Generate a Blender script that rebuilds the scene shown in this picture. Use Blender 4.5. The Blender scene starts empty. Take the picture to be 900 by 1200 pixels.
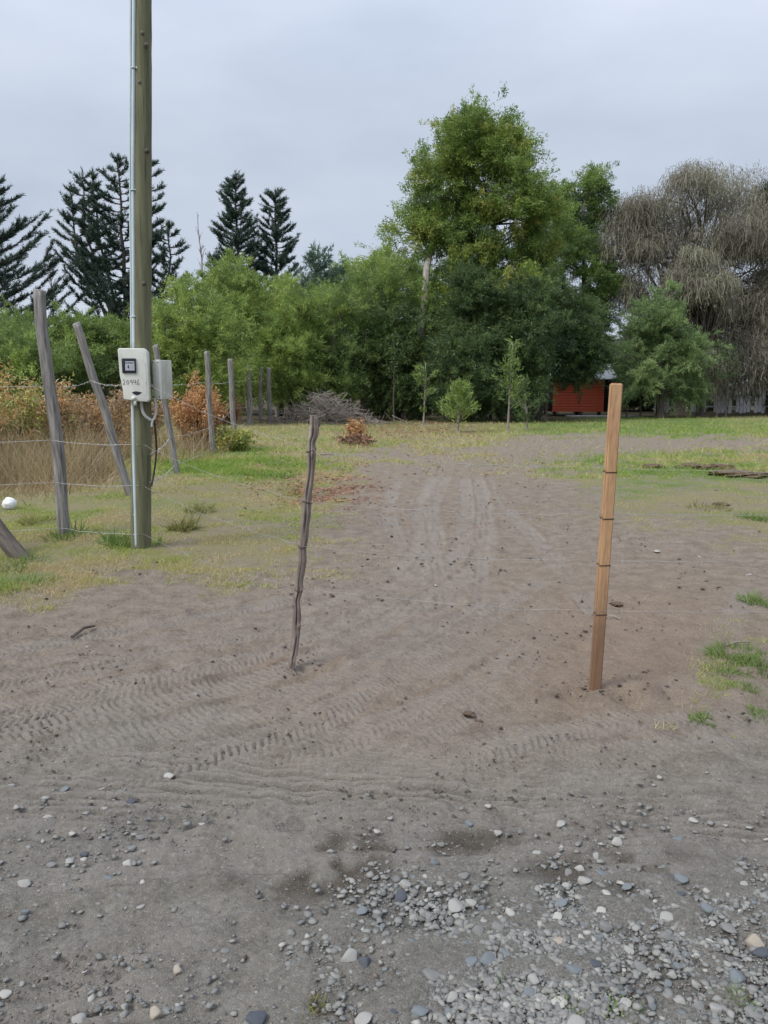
import bpy, bmesh, math, random
import numpy as np
from mathutils import Vector, Matrix

# ------------------------------------------------------------------ camera, sky, sun, exposure
SC = bpy.context.scene
COL = SC.collection
HC = 1.4                                   # eye height of the phone
FPX = 900.0                                # focal length in pixels of the 900 x 1200 photograph
HORY = 462.0                               # horizon row
PITCH = math.atan((600 - HORY) / FPX)
cam_d = bpy.data.cameras.new('camera'); cam = bpy.data.objects.new('camera', cam_d); COL.objects.link(cam)
cam.location = (0, 0, HC); cam.rotation_euler = (math.pi / 2 - PITCH, 0, 0)
cam_d.sensor_fit = 'VERTICAL'; cam_d.sensor_height = 36; cam_d.lens = 27
cam_d.clip_start = 0.05; cam_d.clip_end = 6000
SC.camera = cam

SUN_EL, SUN_AZ = math.radians(46), math.radians(232)      # azimuth clockwise from +Y
world = bpy.data.worlds.new('World'); SC.world = world; world.use_nodes = True
nt = world.node_tree; nt.nodes.clear()
def wn(t, **k):
    n = nt.nodes.new(t)
    for a, b in k.items(): setattr(n, a, b)
    return n
sky = wn('ShaderNodeTexSky', sky_type='NISHITA', sun_disc=False)
sky.sun_elevation = SUN_EL; sky.sun_rotation = SUN_AZ
tc = wn('ShaderNodeTexCoord'); mp = wn('ShaderNodeMapping'); mp.inputs['Scale'].default_value = (1.0, 1.0, 2.6)
nz = wn('ShaderNodeTexNoise'); nz.inputs['Scale'].default_value = 2.7; nz.inputs['Detail'].default_value = 5; nz.inputs['Roughness'].default_value = .5
rp = wn('ShaderNodeValToRGB')
rp.color_ramp.elements[0].position = .32; rp.color_ramp.elements[0].color = (2.28, 2.58, 3.12, 1)
rp.color_ramp.elements[1].position = .70; rp.color_ramp.elements[1].color = (2.98, 3.24, 3.74, 1)
# an overcast sky is brighter overhead than near the horizon
sx_ = wn('ShaderNodeSeparateXYZ'); ov = wn('ShaderNodeMapRange', interpolation_type='SMOOTHSTEP')
ov.inputs['From Min'].default_value = .22; ov.inputs['From Max'].default_value = 1.0; ov.inputs['To Min'].default_value = 1.0; ov.inputs['To Max'].default_value = 2.6
cm = wn('ShaderNodeMix', data_type='RGBA', blend_type='MULTIPLY'); cm.inputs[0].default_value = 1
mx = wn('ShaderNodeMix', data_type='RGBA'); mx.inputs[0].default_value = .94
bg = wn('ShaderNodeBackground'); bg.inputs['Strength'].default_value = .1
wo = wn('ShaderNodeOutputWorld')
L = nt.links.new
L(tc.outputs['Generated'], mp.inputs['Vector']); L(mp.outputs[0], nz.inputs['Vector']); L(nz.outputs['Fac'], rp.inputs[0])
L(sky.outputs[0], mx.inputs[6]); L(tc.outputs['Generated'], sx_.inputs[0]); L(sx_.outputs[2], ov.inputs[0]); L(rp.outputs[0], cm.inputs[6]); L(ov.outputs[0], cm.inputs[7]); L(cm.outputs[2], mx.inputs[7]); L(mx.outputs[2], bg.inputs[0]); L(bg.outputs[0], wo.inputs[0])

sun_d = bpy.data.lights.new('sun', 'SUN'); sun_d.energy = 1.5; sun_d.angle = math.radians(24); sun_d.color = (1, .965, .91)
sun = bpy.data.objects.new('sun', sun_d); COL.objects.link(sun)
sdir = Vector((math.sin(SUN_AZ) * math.cos(SUN_EL), math.cos(SUN_AZ) * math.cos(SUN_EL), math.sin(SUN_EL)))
sun.rotation_euler = sdir.to_track_quat('Z', 'Y').to_euler(); sun.location = (0, 0, 30)
SC.view_settings.view_transform = 'Standard'; SC.view_settings.look = 'None'
SC.view_settings.exposure = 1.1; SC.view_settings.gamma = 1
SC.render.engine = 'CYCLES'
SC.cycles.max_bounces = 6; SC.cycles.transparent_max_bounces = 6
try: SC.cycles.use_denoising = True
except Exception: pass

# ------------------------------------------------------------------ photograph geometry helpers
CP, SP = math.cos(PITCH), math.sin(PITCH)
def ray(px, py):
    u, v = (px - 450) / FPX, (600 - py) / FPX
    return np.array([u, CP + v * SP, -SP + v * CP])
def G(px, py, z=0.0):                      # point of the ground seen there
    d = ray(px, py); t = (z - HC) / d[2]
    return np.array([d[0] * t, d[1] * t, z])
def at(px, py, Y):                         # point of that sight line at distance Y
    d = ray(px, py); t = Y / d[1]
    return np.array([d[0] * t, Y, HC + d[2] * t])
def proj(x, y, z=0.0):                     # world to photograph pixels
    zz = z - HC
    f = y * CP - zz * SP; u = y * SP + zz * CP
    f = np.maximum(f, .05)
    return 450 + FPX * x / f, 600 - FPX * u / f
def sstep(a, b, x):
    t = np.clip((x - a) / (b - a), 0, 1); return t * t * (3 - 2 * t)

def _h(ix, iy, s):
    n = (ix * 374761393 + iy * 668265263 + s * 2147483647 + 1442695) & 0xffffffff
    n = ((n ^ (n >> 13)) * 1274126177) & 0xffffffff
    n = (n ^ (n >> 16)) & 0xffff
    return n / 65535.0
def vnoise(x, y, s=0):
    x = np.asarray(x, float); y = np.asarray(y, float)
    ix = np.floor(x).astype(np.int64); iy = np.floor(y).astype(np.int64)
    fx = x - ix; fy = y - iy
    fx = fx * fx * fx * (fx * (fx * 6 - 15) + 10); fy = fy * fy * fy * (fy * (fy * 6 - 15) + 10)
    a = _h(ix, iy, s); b = _h(ix + 1, iy, s); c = _h(ix, iy + 1, s); d = _h(ix + 1, iy + 1, s)
    return (a + (b - a) * fx) * (1 - fy) + (c + (d - c) * fx) * fy - .5
def fbm(x, y, sc, o=4, s=0, g=.5):
    r = 0; a = 1.0; x = np.asarray(x, float) / sc; y = np.asarray(y, float) / sc
    for k in range(o):
        r = r + a * vnoise(x, y, s + k * 17); x = x * 2.03 + 11.3; y = y * 2.03 - 7.1; a *= g
    return r

# ------------------------------------------------------------------ masks of the ground
DIRT = [(-700, 760), (-200, 735), (0, 700), (60, 690), (110, 668), (180, 650), (240, 668), (320, 668), (352, 640), (395, 600), (402, 566), (428, 532), (520, 526),
        (600, 529), (665, 545), (705, 580), (740, 612), (810, 622), (900, 640), (1100, 650), (1800, 700), (2500, 2200), (-1500, 2200)]
DIRT2 = [(560, 524), (620, 512), (760, 510), (960, 514), (960, 524), (760, 531), (690, 536), (590, 540)]
def polysd(px, py, poly, ys=2.0):          # signed distance, inside positive
    P = np.array(poly, float) * (1, ys); x = px; y = py * ys
    d = np.full(x.shape, 1e12); ins = np.zeros(x.shape, bool)
    for i in range(len(P)):
        a = P[i]; b = P[(i + 1) % len(P)]
        e = b - a; wx = x - a[0]; wy = y - a[1]
        t = np.clip((wx * e[0] + wy * e[1]) / (e @ e), 0, 1)
        d = np.minimum(d, (wx - e[0] * t) ** 2 + (wy - e[1] * t) ** 2)
        c = ((a[1] > y) != (b[1] > y))
        with np.errstate(divide='ignore', invalid='ignore'):
            xi = (b[0] - a[0]) * (y - a[1]) / (b[1] - a[1] if b[1] != a[1] else 1e-9) + a[0]
        ins ^= c & (x < xi)
    return np.where(ins, 1, -1) * np.sqrt(d)
def ell(px, py, cx, cy, rx, ry):
    return np.clip(1.4 - np.sqrt(((px - cx) / rx) ** 2 + ((py - cy) / ry) ** 2), 0, 1)
def masks(x, y):
    px, py = proj(x, y)
    far = y < .3
    n1 = fbm(x, y, 1.1, 4, 3); n2 = fbm(x, y, .28, 3, 9); n3 = fbm(x, y, 3.0, 3, 21)
    sd = polysd(px, py, DIRT); sd2 = polysd(px, py, DIRT2)
    wob = n1 * 60 + n2 * 60
    dirt = np.maximum(sstep(-34, 34, sd + wob), sstep(-6, 8, sd2 + wob * .3) * .95)
    dirt = np.where(far, 1, dirt)
    grass = 1 - dirt
    # thin, half bare turf on both sides of the track
    thin = np.maximum(ell(px, py, 300, 640, 120, 45), ell(px, py, 800, 590, 190, 36))
    thin = np.maximum(np.maximum(thin, ell(px, py, 640, 555, 90, 20) * .6), ell(px, py, 800, 560, 170, 34) * .7)
    grass = np.maximum(grass * (1 - .5 * thin * sstep(-.15, .25, n2 + n1 * .5)), .8 * thin * sstep(.08, .3, n2 + n1 * .6))
    grass = np.maximum(grass, ell(px, py, 885, 785, 66, 62) * sstep(-.08, .2, n2 + .08))
    grass = np.maximum(grass, ell(px, py, 830, 838, 60, 22) * sstep(.05, .3, n2) * .8)
    gravel = np.maximum(sstep(0, 1, ell(px, py, 700, 1150, 330, 160)), sstep(0, 1, ell(px, py, 60, 975, 190, 62)) * .42)
    gravel = np.maximum(gravel, ell(px, py, 520, 1110, 190, 110) * .8)
    gravel = np.maximum(gravel, sstep(880, 1000, py) * (.16 + .14 * sstep(300, 520, px))) * (1 - ell(px, py, 240, 1040, 150, 60) * .4)
    gravel = np.where(far, .5, gravel) * np.clip(1 + .8 * n2 + n1 * .6, 0, 1.5)
    red = np.maximum(ell(px, py, 385, 575, 55, 18) * 1.2, ell(px, py, 480, 503, 90, 10) * .9)
    red = np.maximum(red, ell(px, py, 330, 560, 90, 22) * .4) * np.clip(.7 + n2 * 1.5, 0, 1)
    damp = np.maximum(ell(px, py, 345, 1006, 72, 26), ell(px, py, 440, 990, 34, 14))
    damp = np.maximum(damp, ell(px, py, 720, 1022, 90, 20) * .7)
    damp = np.maximum(damp, ell(px, py, 545, 985, 60, 12) * .7)
    damp = np.maximum(damp, ell(px, py, 345, 1006, 95, 34) * 1.2)
    damp = np.clip(damp, 0, 1) ** .6 * sstep(-.42, .06, n2 + fbm(x, y, .09, 2, 31) * .8)
    grey = sstep(820, 960, py + n1 * 70)
    tan = np.maximum(ell(px, py, 720, 760, 170, 90), ell(px, py, 345, 780, 60, 22))
    tan = np.maximum(tan, ell(px, py, 480, 820, 120, 50) * .5)
    green = np.clip(ell(px, py, 760, 500, 170, 18) * 1.0 + ell(px, py, 280, 545, 110, 20) * .9 + ell(px, py, 20, 685, 60, 18) * .8
                    + ell(px, py, 430, 500, 60, 8) * .4 + ell(px, py, 800, 552, 190, 34) * .75 + ell(px, py, 160, 640, 60, 14) * .6 + n1 * .9, 0, 1)
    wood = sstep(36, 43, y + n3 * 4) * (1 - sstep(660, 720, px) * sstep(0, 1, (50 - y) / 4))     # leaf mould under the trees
    return dict(px=px, py=py, grass=np.clip(grass, 0, 1), gravel=np.clip(gravel, 0, 1), red=np.clip(red, 0, 1), damp=damp, grey=grey, tan=np.clip(tan, 0, 1), green=green, wood=np.clip(wood, 0, 1))

# tyre tracks: (pixel polyline, half width, depth, lug pitch, style)
def smooth_curve(pts, n=70):
    P = np.array([G(*p)[:2] for p in pts]); 
    d = np.r_[0, np.cumsum(np.linalg.norm(np.diff(P, axis=0), axis=1))]; t = np.linspace(0, d[-1], n)
    m = np.gradient(P, d, axis=0)
    k = np.clip(np.searchsorted(d, t, 'right') - 1, 0, len(P) - 2); h = d[k + 1] - d[k]; s = ((t - d[k]) / h)[:, None]; h = h[:, None]
    return (2*s**3-3*s**2+1)*P[k] + (s**3-2*s**2+s)*h*m[k] + (-2*s**3+3*s**2)*P[k+1] + (s**3-s**2)*h*m[k+1], t
TRACKS = [
    ([(-250, 830), (0, 800), (160, 768), (320, 738), (440, 700), (505, 650), (505, 600), (525, 556)], .085, .014, .036, 0),
    ([(-250, 905), (0, 862), (170, 830), (330, 785), (450, 728), (550, 672), (568, 610), (560, 560)], .10, .016, .038, 1),
    ([(120, 930), (230, 890), (340, 850), (460, 790), (560, 730), (640, 670)], .095, .014, .036, 0),
    ([(330, 900), (450, 860), (560, 800), (640, 740)], .10, .013, .038, 1),
    ([(-200, 835), (60, 800), (240, 752), (400, 716)], .08, .010, .033, 1),
    ([(-250, 790), (0, 765), (150, 735), (330, 705), (430, 680)], .09, .012, .034, 0),
    ([(-220, 880), (40, 838), (200, 800), (350, 750), (480, 690)], .09, .013, .034, 0),
    ([(60, 900), (220, 858), (360, 815), (500, 745), (600, 690)], .085, .012, .033, 1),
    ([(420, 905), (520, 850), (600, 800), (650, 720)], .085, .011, .036, 0),
    ([(480, 900), (560, 880), (700, 850), (860, 845), (1000, 850)], .09, .010, .036, 0),
    ([(600, 905), (720, 885), (860, 870), (1000, 872)], .09, .010, .036, 1),
    ([(740, 840), (800, 800), (850, 740), (880, 680)], .08, .008, .036, 0),
    ([(-300, 895), (100, 905), (300, 915), (520, 932), (760, 956), (1200, 980)], .13, .014, .045, 2),
    ([(-300, 925), (150, 935), (330, 945), (560, 954), (900, 966), (1200, 978)], .14, .014, .040, 2),
    ([(-300, 950), (150, 960), (330, 972), (560, 970), (900, 982), (1200, 996)], .12, .012, .042, 2),
    ([(200, 870), (420, 882), (600, 905), (800, 915), (1200, 930)], .13, .011, .040, 2),
    ([(590, 590), (620, 625), (660, 670), (720, 740)], .09, .010, .036, 0),
    ([(470, 650), (455, 600), (470, 556)], .09, .008, .042, 2),
    ([(-200, 1010), (60, 1020), (250, 1000), (400, 1012)], .10, .010, .042, 2),
    ([(30, 1120), (200, 1095), (360, 1060)], .11, .010, .06, 2),
    ([(-100, 1170), (150, 1150), (330, 1120)], .12, .010, .06, 2),
    ([(-250, 812), (0, 783), (160, 752), (320, 722), (430, 690), (488, 645), (490, 600), (512, 556)], .085, .010, .034, 1),
    ([(-250, 870), (0, 830), (170, 798), (330, 760), (440, 712), (530, 655), (545, 610), (545, 560)], .09, .010, .036, 0),
    ([(-200, 925), (60, 880), (240, 842), (400, 790), (500, 735), (585, 672)], .10, .010, .036, 1),
    ([(0, 960), (150, 915), (300, 872), (440, 818), (560, 760), (650, 700)], .09, .010, .034, 0),
    ([(250, 905), (380, 872), (480, 838), (590, 780)], .09, .009, .036, 0),
    ([(-300, 880), (100, 890), (300, 902), (520, 918), (760, 945), (1200, 965)], .12, .010, .042, 2),
    ([(150, 985), (420, 985), (650, 990), (900, 1000)], .14, .009, .042, 2),
    ([(522, 720), (512, 660), (500, 625), (500, 600), (520, 562)], .05, .008, .06, 2),
    ([(560, 720), (566, 650), (570, 605), (562, 560)], .05, .008, .06, 2),
    ([(660, 660), (620, 620), (585, 590), (575, 560)], .05, .007, .06, 2),
]
TCUR = [(smooth_curve(t[0]),) + t[1:] for t in TRACKS]
def tracks(x, y):
    h = np.zeros(x.shape); dust = np.zeros(x.shape)
    for j, ((C, T), hw, dep, pit, st) in enumerate(TCUR):
        lo = C.min(0) - .4; hi = C.max(0) + .4
        idx = np.where((x > lo[0]) & (x < hi[0]) & (y > lo[1]) & (y < hi[1]))[0]
        if len(idx) == 0: continue
        X = x[idx]; Y = y[idx]; bd = np.full(len(idx), 9e9); sd = np.zeros(len(idx)); ss = np.zeros(len(idx))
        for i in range(len(C) - 1):
            a = C[i]; e = C[i + 1] - a; l = np.hypot(*e); wx = X - a[0]; wy = Y - a[1]
            t = np.clip((wx * e[0] + wy * e[1]) / (l * l), 0, 1)
            dd = np.hypot(wx - e[0] * t, wy - e[1] * t); m = dd < bd
            bd[m] = dd[m]; sd[m] = (np.sign(e[0] * wy - e[1] * wx) * dd)[m]; ss[m] = (T[i] + t * l)[m]
        w = sstep(hw * 1.12, hw * .9, bd)
        fade = np.clip(.78 + 1.3 * fbm(X, Y, .7, 2, 40 + j) + 1.0 * fbm(X, Y, .07, 2, 140 + j), 0.28, 1.15) * sstep(0, .5, ss) * sstep(0, .5, T[-1] - ss)
        wob = fbm(X, Y, .10, 3, 77 + j) * .012
        if st == 0: lug = np.sin((ss + np.abs(sd) * .55 + wob) / pit * 2 * math.pi)
        elif st == 1: lug = np.sin((ss + np.where(sd > 0, pit * .5, 0) + sd * .25 + wob) / pit * 2 * math.pi) * np.where(np.abs(sd) < .012, .2, 1)
        else: lug = np.sin((sd + wob) / pit * 2 * math.pi) * .9
        lug = 1 - 2.4 * (.5 - .5 * lug) ** 4
        berm = np.exp(-((bd - hw * 1.25) / .022) ** 2) * .55
        h[idx] += fade * dep * (1.7 if st == 2 else 1.15) * (w * (-.40 + .42 * lug) + berm)
        dust[idx] = np.maximum(dust[idx], w * fade)
    return h, dust
STAKE = G(697, 808); BRANCH = G(341, 780)
def height(x, y, fine=True):
    x = np.asarray(x, float); y = np.asarray(y, float)
    h = fbm(x, y, 4.0, 3, 1) * .05 + fbm(x, y, .55, 3, 5) * .016
    h = h * np.clip(np.hypot(x, y) / 2, .4, 1)
    h += .05 * sstep(-1.2, -3.2, x + (y - 6) * .02) * sstep(4, 8, y)          # the verge lies a little higher
    for (bx, by, r, a) in ((STAKE[0], STAKE[1], .16, .006), (STAKE[0] + .13, STAKE[1] - .13, .10, -.04), (STAKE[0] - .12, STAKE[1] - .05, .08, -.028), (STAKE[0] + .02, STAKE[1] - .16, .12, .018),
                           (STAKE[0] + .22, STAKE[1] + .02, .09, .018), (BRANCH[0], BRANCH[1], .12, .006), (BRANCH[0] + .06, BRANCH[1] - .04, .06, -.02),
                           (STAKE[0] + .34, STAKE[1] - .06, .08, -.022), (STAKE[0] + .10, STAKE[1] + .70, .07, -.03)):
        h += 2.1 * a * np.exp(-((x - bx) ** 2 + (y - by) ** 2) / (r * r))
    return h
def hz(x, y): return float(height(np.array([x]), np.array([y]))[0])

# ------------------------------------------------------------------ mesh helpers
def tag(o, label=None, cat=None, group=None, kind=None):
    if label: o['label'] = label
    if cat: o['category'] = cat
    if group: o['group'] = group
    if kind: o['kind'] = kind
    return o
def link(o, parent=None):
    COL.objects.link(o)
    if parent is not None: o.parent = parent
    return o
def empty(name, loc, label, cat, group=None):
    o = bpy.data.objects.new(name, None); o.location = tuple(map(float, loc)); o.empty_display_size = .1
    COL.objects.link(o); return tag(o, label, cat, group)
def raw_mesh(name, V, Fs, attrs=None, smooth=False):
    """Fs: list of integer arrays (n x 3 or n x 4)."""
    me = bpy.data.meshes.new(name); V = np.ascontiguousarray(V, np.float32)
    me.vertices.add(len(V)); me.vertices.foreach_set('co', V.ravel())
    Fs = [np.asarray(f, np.int32) for f in Fs if len(f)]
    idx = np.concatenate([f.ravel() for f in Fs]); cnt = np.concatenate([np.full(len(f), f.shape[1], np.int32) for f in Fs])
    me.loops.add(len(idx)); me.loops.foreach_set('vertex_index', idx)
    me.polygons.add(len(cnt)); st = np.zeros(len(cnt), np.int32); st[1:] = np.cumsum(cnt)[:-1]
    me.polygons.foreach_set('loop_start', st)
    if smooth: me.polygons.foreach_set('use_smooth', np.ones(len(cnt), bool))
    for k, v in (attrs or {}).items():
        a = me.attributes.new(k, 'FLOAT', 'POINT'); a.data.foreach_set('value', np.ascontiguousarray(v, np.float32))
    me.update(calc_edges=True); return me
class MB:                                  # collects tubes, boxes and leaves into one mesh
    def __init__(s): s.V = []; s.F = {3: [], 4: []}; s.T = []; s.n = 0
    def add(s, V, F, tone=.5):
        V = np.asarray(V, float); F = np.asarray(F, int)
        s.V.append(V); s.F[F.shape[1]].append(F + s.n); s.n += len(V)
        s.T.append(np.full(len(V), tone) if np.isscalar(tone) else np.asarray(tone, float))
    def tube(s, P, R, k=6, tone=.5, cap=True):
        P = np.asarray(P, float); n = len(P); R = np.full(n, R) if np.isscalar(R) else np.asarray(R, float)
        T = np.gradient(P, axis=0); T /= np.linalg.norm(T, axis=1)[:, None] + 1e-9
        ref = np.array([0, 0, 1.]) if abs(T[:, 2]).mean() < .8 else np.array([0, 1., 0])
        A = np.cross(T, ref); A /= np.linalg.norm(A, axis=1)[:, None] + 1e-9; B = np.cross(T, A)
        a = np.arange(k) / k * 2 * math.pi
        V = (P[:, None] + R[:, None, None] * (A[:, None] * np.cos(a)[None, :, None] + B[:, None] * np.sin(a)[None, :, None])).reshape(-1, 3)
        i = np.arange(n - 1)[:, None] * k; j = np.arange(k)[None]; j2 = (j + 1) % k
        F = np.stack([i + j, i + j2, i + k + j2, i + k + j], -1).reshape(-1, 4)
        base = s.n; s.add(V, F, tone)
        if cap:
            c = np.array([[0, q, (q + 1) % k] for q in range(1, k - 1)])
            s.F[3].append(base + c); s.F[3].append(base + (n - 1) * k + c)
    def leaves(s, P, D, Ln, Wd, tone, rng, curl=.15):
        n = len(P); D = D / (np.linalg.norm(D, axis=1)[:, None] + 1e-9)
        S = np.cross(D, rng.normal(size=(n, 3))); S /= np.linalg.norm(S, axis=1)[:, None] + 1e-9
        N = np.cross(D, S); Ln = np.broadcast_to(Ln, n)[:, None]; Wd = np.broadcast_to(Wd, n)[:, None]
        base = P + N * Ln * curl * rng.uniform(-1, 1, (n, 1))
        V = np.stack([base - S * Wd / 2, base + S * Wd / 2, P + D * Ln], 1).reshape(-1, 3)
        s.add(V, np.arange(3 * n).reshape(n, 3), np.repeat(np.broadcast_to(tone, n), 3))
    def box(s, c, size, rot=None, tone=.5):
        v = np.array([[x, y, z] for x in (-.5, .5) for y in (-.5, .5) for z in (-.5, .5)]) * size
        if rot is not None: v = v @ np.array(rot).T
        s.add(v + np.asarray(c), [[0, 1, 3, 2], [4, 6, 7, 5], [0, 4, 5, 1], [2, 3, 7, 6], [0, 2, 6, 4], [1, 5, 7, 3]], tone)
    def mesh(s, name, smooth=False):
        V = np.concatenate(s.V); Fs = [np.concatenate(s.F[k]) for k in (3, 4) if s.F[k]]
        return raw_mesh(name, V, Fs, {'tone': np.concatenate(s.T)}, smooth)
    def build(s, name, mat, parent=None, smooth=False):
        me = s.mesh(name, smooth); me.materials.append(mat)
        return link(bpy.data.objects.new(name, me), parent)
def bm_obj(name, bm, mat, parent=None, smooth=False):
    bmesh.ops.recalc_face_normals(bm, faces=bm.faces)
    me = bpy.data.meshes.new(name); bm.to_mesh(me); bm.free()
    if smooth:
        for p in me.polygons: p.use_smooth = True
    me.materials.append(mat); return link(bpy.data.objects.new(name, me), parent)
def bevel_prism(poly, y0, y1, bev=.01, seg=3):      # outline in x,z pushed from y0 to y1 (front is y0)
    bm = bmesh.new(); vs = [bm.verts.new((p[0], y0, p[1])) for p in poly]
    f = bm.faces.new(vs); r = bmesh.ops.extrude_face_region(bm, geom=[f])
    bmesh.ops.translate(bm, verts=[v for v in r['geom'] if isinstance(v, bmesh.types.BMVert)], vec=(0, y1 - y0, 0))
    if bev: bmesh.ops.bevel(bm, geom=list(bm.edges), offset=bev, segments=seg, profile=.6, affect='EDGES')
    return bm
def rect(x0, z0, x1, z1): return [(x0, z0), (x1, z0), (x1, z1), (x0, z1)]

# ------------------------------------------------------------------ materials
def mat(name):
    m = bpy.data.materials.new(name); m.use_nodes = True; t = m.node_tree
    return m, t, t.nodes['Principled BSDF'], t.nodes['Material Output']
def nd(t, ty, **k):
    n = t.nodes.new(ty)
    for a, b in k.items():
        if a in n.inputs.keys(): n.inputs[a].default_value = b
        else: setattr(n, a, b)
    return n
def ramp(t, stops):
    r = t.nodes.new('ShaderNodeValToRGB'); e = r.color_ramp.elements
    while len(e) < len(stops): e.new(.5)
    for q, (p, c) in zip(e, stops): q.position = p; q.color = (*c, 1)
    return r
def mixc(t, f, a, b, mode='MIX'):
    m = t.nodes.new('ShaderNodeMix'); m.data_type = 'RGBA'; m.blend_type = mode
    for s, v in ((0, f), (6, a), (7, b)):
        if isinstance(v, bpy.types.NodeSocket): t.links.new(v, m.inputs[s])
        elif s == 0: m.inputs[0].default_value = v
        else: m.inputs[s].default_value = (*v, 1)
    return m.outputs[2]
def math_(t, op, a, b=None, c=None):
    m = t.nodes.new('ShaderNodeMath'); m.operation = op
    for i, v in enumerate((a, b, c)):
        if v is None: continue
        if isinstance(v, bpy.types.NodeSocket): t.links.new(v, m.inputs[i])
        else: m.inputs[i].default_value = v
    return m.outputs[0]
def attr(t, name): 
    a = t.nodes.new('ShaderNodeAttribute'); a.attribute_name = name; return a.outputs['Fac']
def noise(t, scale, detail=4, rough=.55, vec=None, stretch=None):
    n = nd(t, 'ShaderNodeTexNoise', Scale=scale, Detail=detail, Roughness=rough)
    if vec is None: vec = t.nodes.new('ShaderNodeTexCoord').outputs['Object']
    if stretch:
        m = t.nodes.new('ShaderNodeMapping'); m.inputs['Scale'].default_value = stretch; t.links.new(vec, m.inputs[0]); vec = m.outputs[0]
    t.links.new(vec, n.inputs['Vector']); return n.outputs['Fac']
def leaf_mat(name, stops, trans=.2, rough=.6, big=.0, obvar=.12):
    m, t, b, o = mat(name)
    v = attr(t, 'tone')
    oi = t.nodes.new('ShaderNodeObjectInfo').outputs['Random']
    v = math_(t, 'ADD', v, math_(t, 'MULTIPLY', math_(t, 'SUBTRACT', oi, .5), obvar))
    r = ramp(t, stops); t.links.new(v, r.inputs[0])
    t.links.new(r.outputs[0], b.inputs['Base Color']); b.inputs['Roughness'].default_value = rough
    b.inputs['Specular IOR Level'].default_value = .25
    if trans:
        tr = t.nodes.new('ShaderNodeBsdfTranslucent'); t.links.new(r.outputs[0], tr.inputs[0])
        tm = t.nodes.new('ShaderNodeMix'); tm.data_type = 'RGBA'; tm.blend_type = 'MULTIPLY'; tm.inputs[0].default_value = 1
        t.links.new(r.outputs[0], tm.inputs[6]); tm.inputs[7].default_value = (trans * 3.0, trans * 3.0, trans * 2.4, 1); t.links.new(tm.outputs[2], tr.inputs[0])
        ms = t.nodes.new('ShaderNodeAddShader')                        # a leaf reflects and lets through about as much
        t.links.new(b.outputs[0], ms.inputs[0]); t.links.new(tr.outputs[0], ms.inputs[1]); t.links.new(ms.outputs[0], o.inputs[0])
    return m
def rough_mat(name, stops, scale, stretch=None, rough=.85, bump=.3, bdist=.01, detail=6, spec=.2, tone=False):
    m, t, b, o = mat(name)
    n = noise(t, scale, detail, .62, stretch=stretch)
    if tone: n = math_(t, 'ADD', n, math_(t, 'MULTIPLY', math_(t, 'SUBTRACT', attr(t, 'tone'), .5), .6))
    r = ramp(t, stops); t.links.new(n, r.inputs[0]); t.links.new(r.outputs[0], b.inputs['Base Color'])
    b.inputs['Roughness'].default_value = rough; b.inputs['Specular IOR Level'].default_value = spec
    if bump:
        bp = nd(t, 'ShaderNodeBump', Strength=bump, Distance=bdist); t.links.new(n, bp.inputs['Height']); t.links.new(bp.outputs[0], b.inputs['Normal'])
    return m
M = {}
M['bark'] = rough_mat('bark', [(.3, (.035, .028, .022)), (.7, (.12, .10, .085))], 6, (3, 3, .6), bump=.5, bdist=.03)
M['pale_bark'] = rough_mat('pale_bark', [(.3, (.12, .10, .085)), (.65, (.38, .35, .31))], 3, (3, 3, .6), bump=.3, bdist=.02)
M['grey_twig'] = rough_mat('grey_twig', [(.3, (.13, .105, .095)), (.7, (.30, .26, .235))], 8, bump=0)
M['wattle'] = leaf_mat('wattle_leaf', [(.0, (.064, .098, .033)), (.4, (.138, .194, .054)), (.75, (.205, .258, .066)), (1, (.27, .285, .095))])
M['wattle_dark'] = leaf_mat('dark_leaf', [(.05, (.024, .042, .018)), (.5, (.056, .090, .032)), (.9, (.100, .142, .044)), (1, (.14, .17, .055))])
M['blackwood'] = leaf_mat('blackwood_leaf', [(.02, (.042, .072, .024)), (.4, (.098, .150, .038)), (.75, (.150, .205, .046)), (1, (.22, .215, .055))])
M['pine'] = leaf_mat('pine_needle', [(.05, (.026, .042, .034)), (.5, (.046, .072, .056)), (.95, (.080, .115, .082))], trans=.12)
M['bluegum'] = leaf_mat('grey_green_leaf', [(.05, (.04, .065, .05)), (.5, (.08, .12, .085)), (1, (.15, .20, .14))])
M['cypress'] = leaf_mat('green_spray', [(.05, (.068, .105, .046)), (.5, (.138, .196, .080)), (1, (.20, .25, .11))])
M['willow'] = leaf_mat('willow_strand', [(.0, (.088, .078, .063)), (.4, (.142, .132, .104)), (.75, (.178, .172, .126)), (1, (.155, .172, .098))], trans=.2)
M['bramble'] = leaf_mat('bramble_leaf', [(.0, (.12, .078, .050)), (.25, (.23, .155, .092)), (.42, (.30, .205, .112)), (.52, (.37, .185, .078)), (.64, (.25, .215, .092)), (.85, (.155, .195, .060)), (1, (.33, .30, .075))])
M['orange_leaf'] = leaf_mat('orange_leaf', [(.0, (.11, .060, .042)), (.4, (.27, .140, .070)), (.75, (.36, .205, .095)), (1, (.27, .225, .095))])
M['yellow_leaf'] = leaf_mat('yellow_leaf', [(.0, (.08, .10, .03)), (.6, (.15, .18, .045)), (1, (.42, .35, .06))])
M['straw'] = leaf_mat('straw', [(.0, (.10, .068, .045)), (.4, (.20, .148, .090)), (.75, (.28, .222, .138)), (1, (.165, .185, .070))])
M['grass'] = leaf_mat('grass_blade', [(.0, (.28, .225, .13)), (.3, (.265, .240, .100)), (.5, (.200, .225, .055)), (.8, (.140, .200, .034)), (1, (.105, .168, .026))], obvar=0)
M['weed'] = leaf_mat('weed_leaf', [(.0, (.045, .075, .020)), (.5, (.085, .135, .032)), (1, (.17, .20, .06))])
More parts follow.
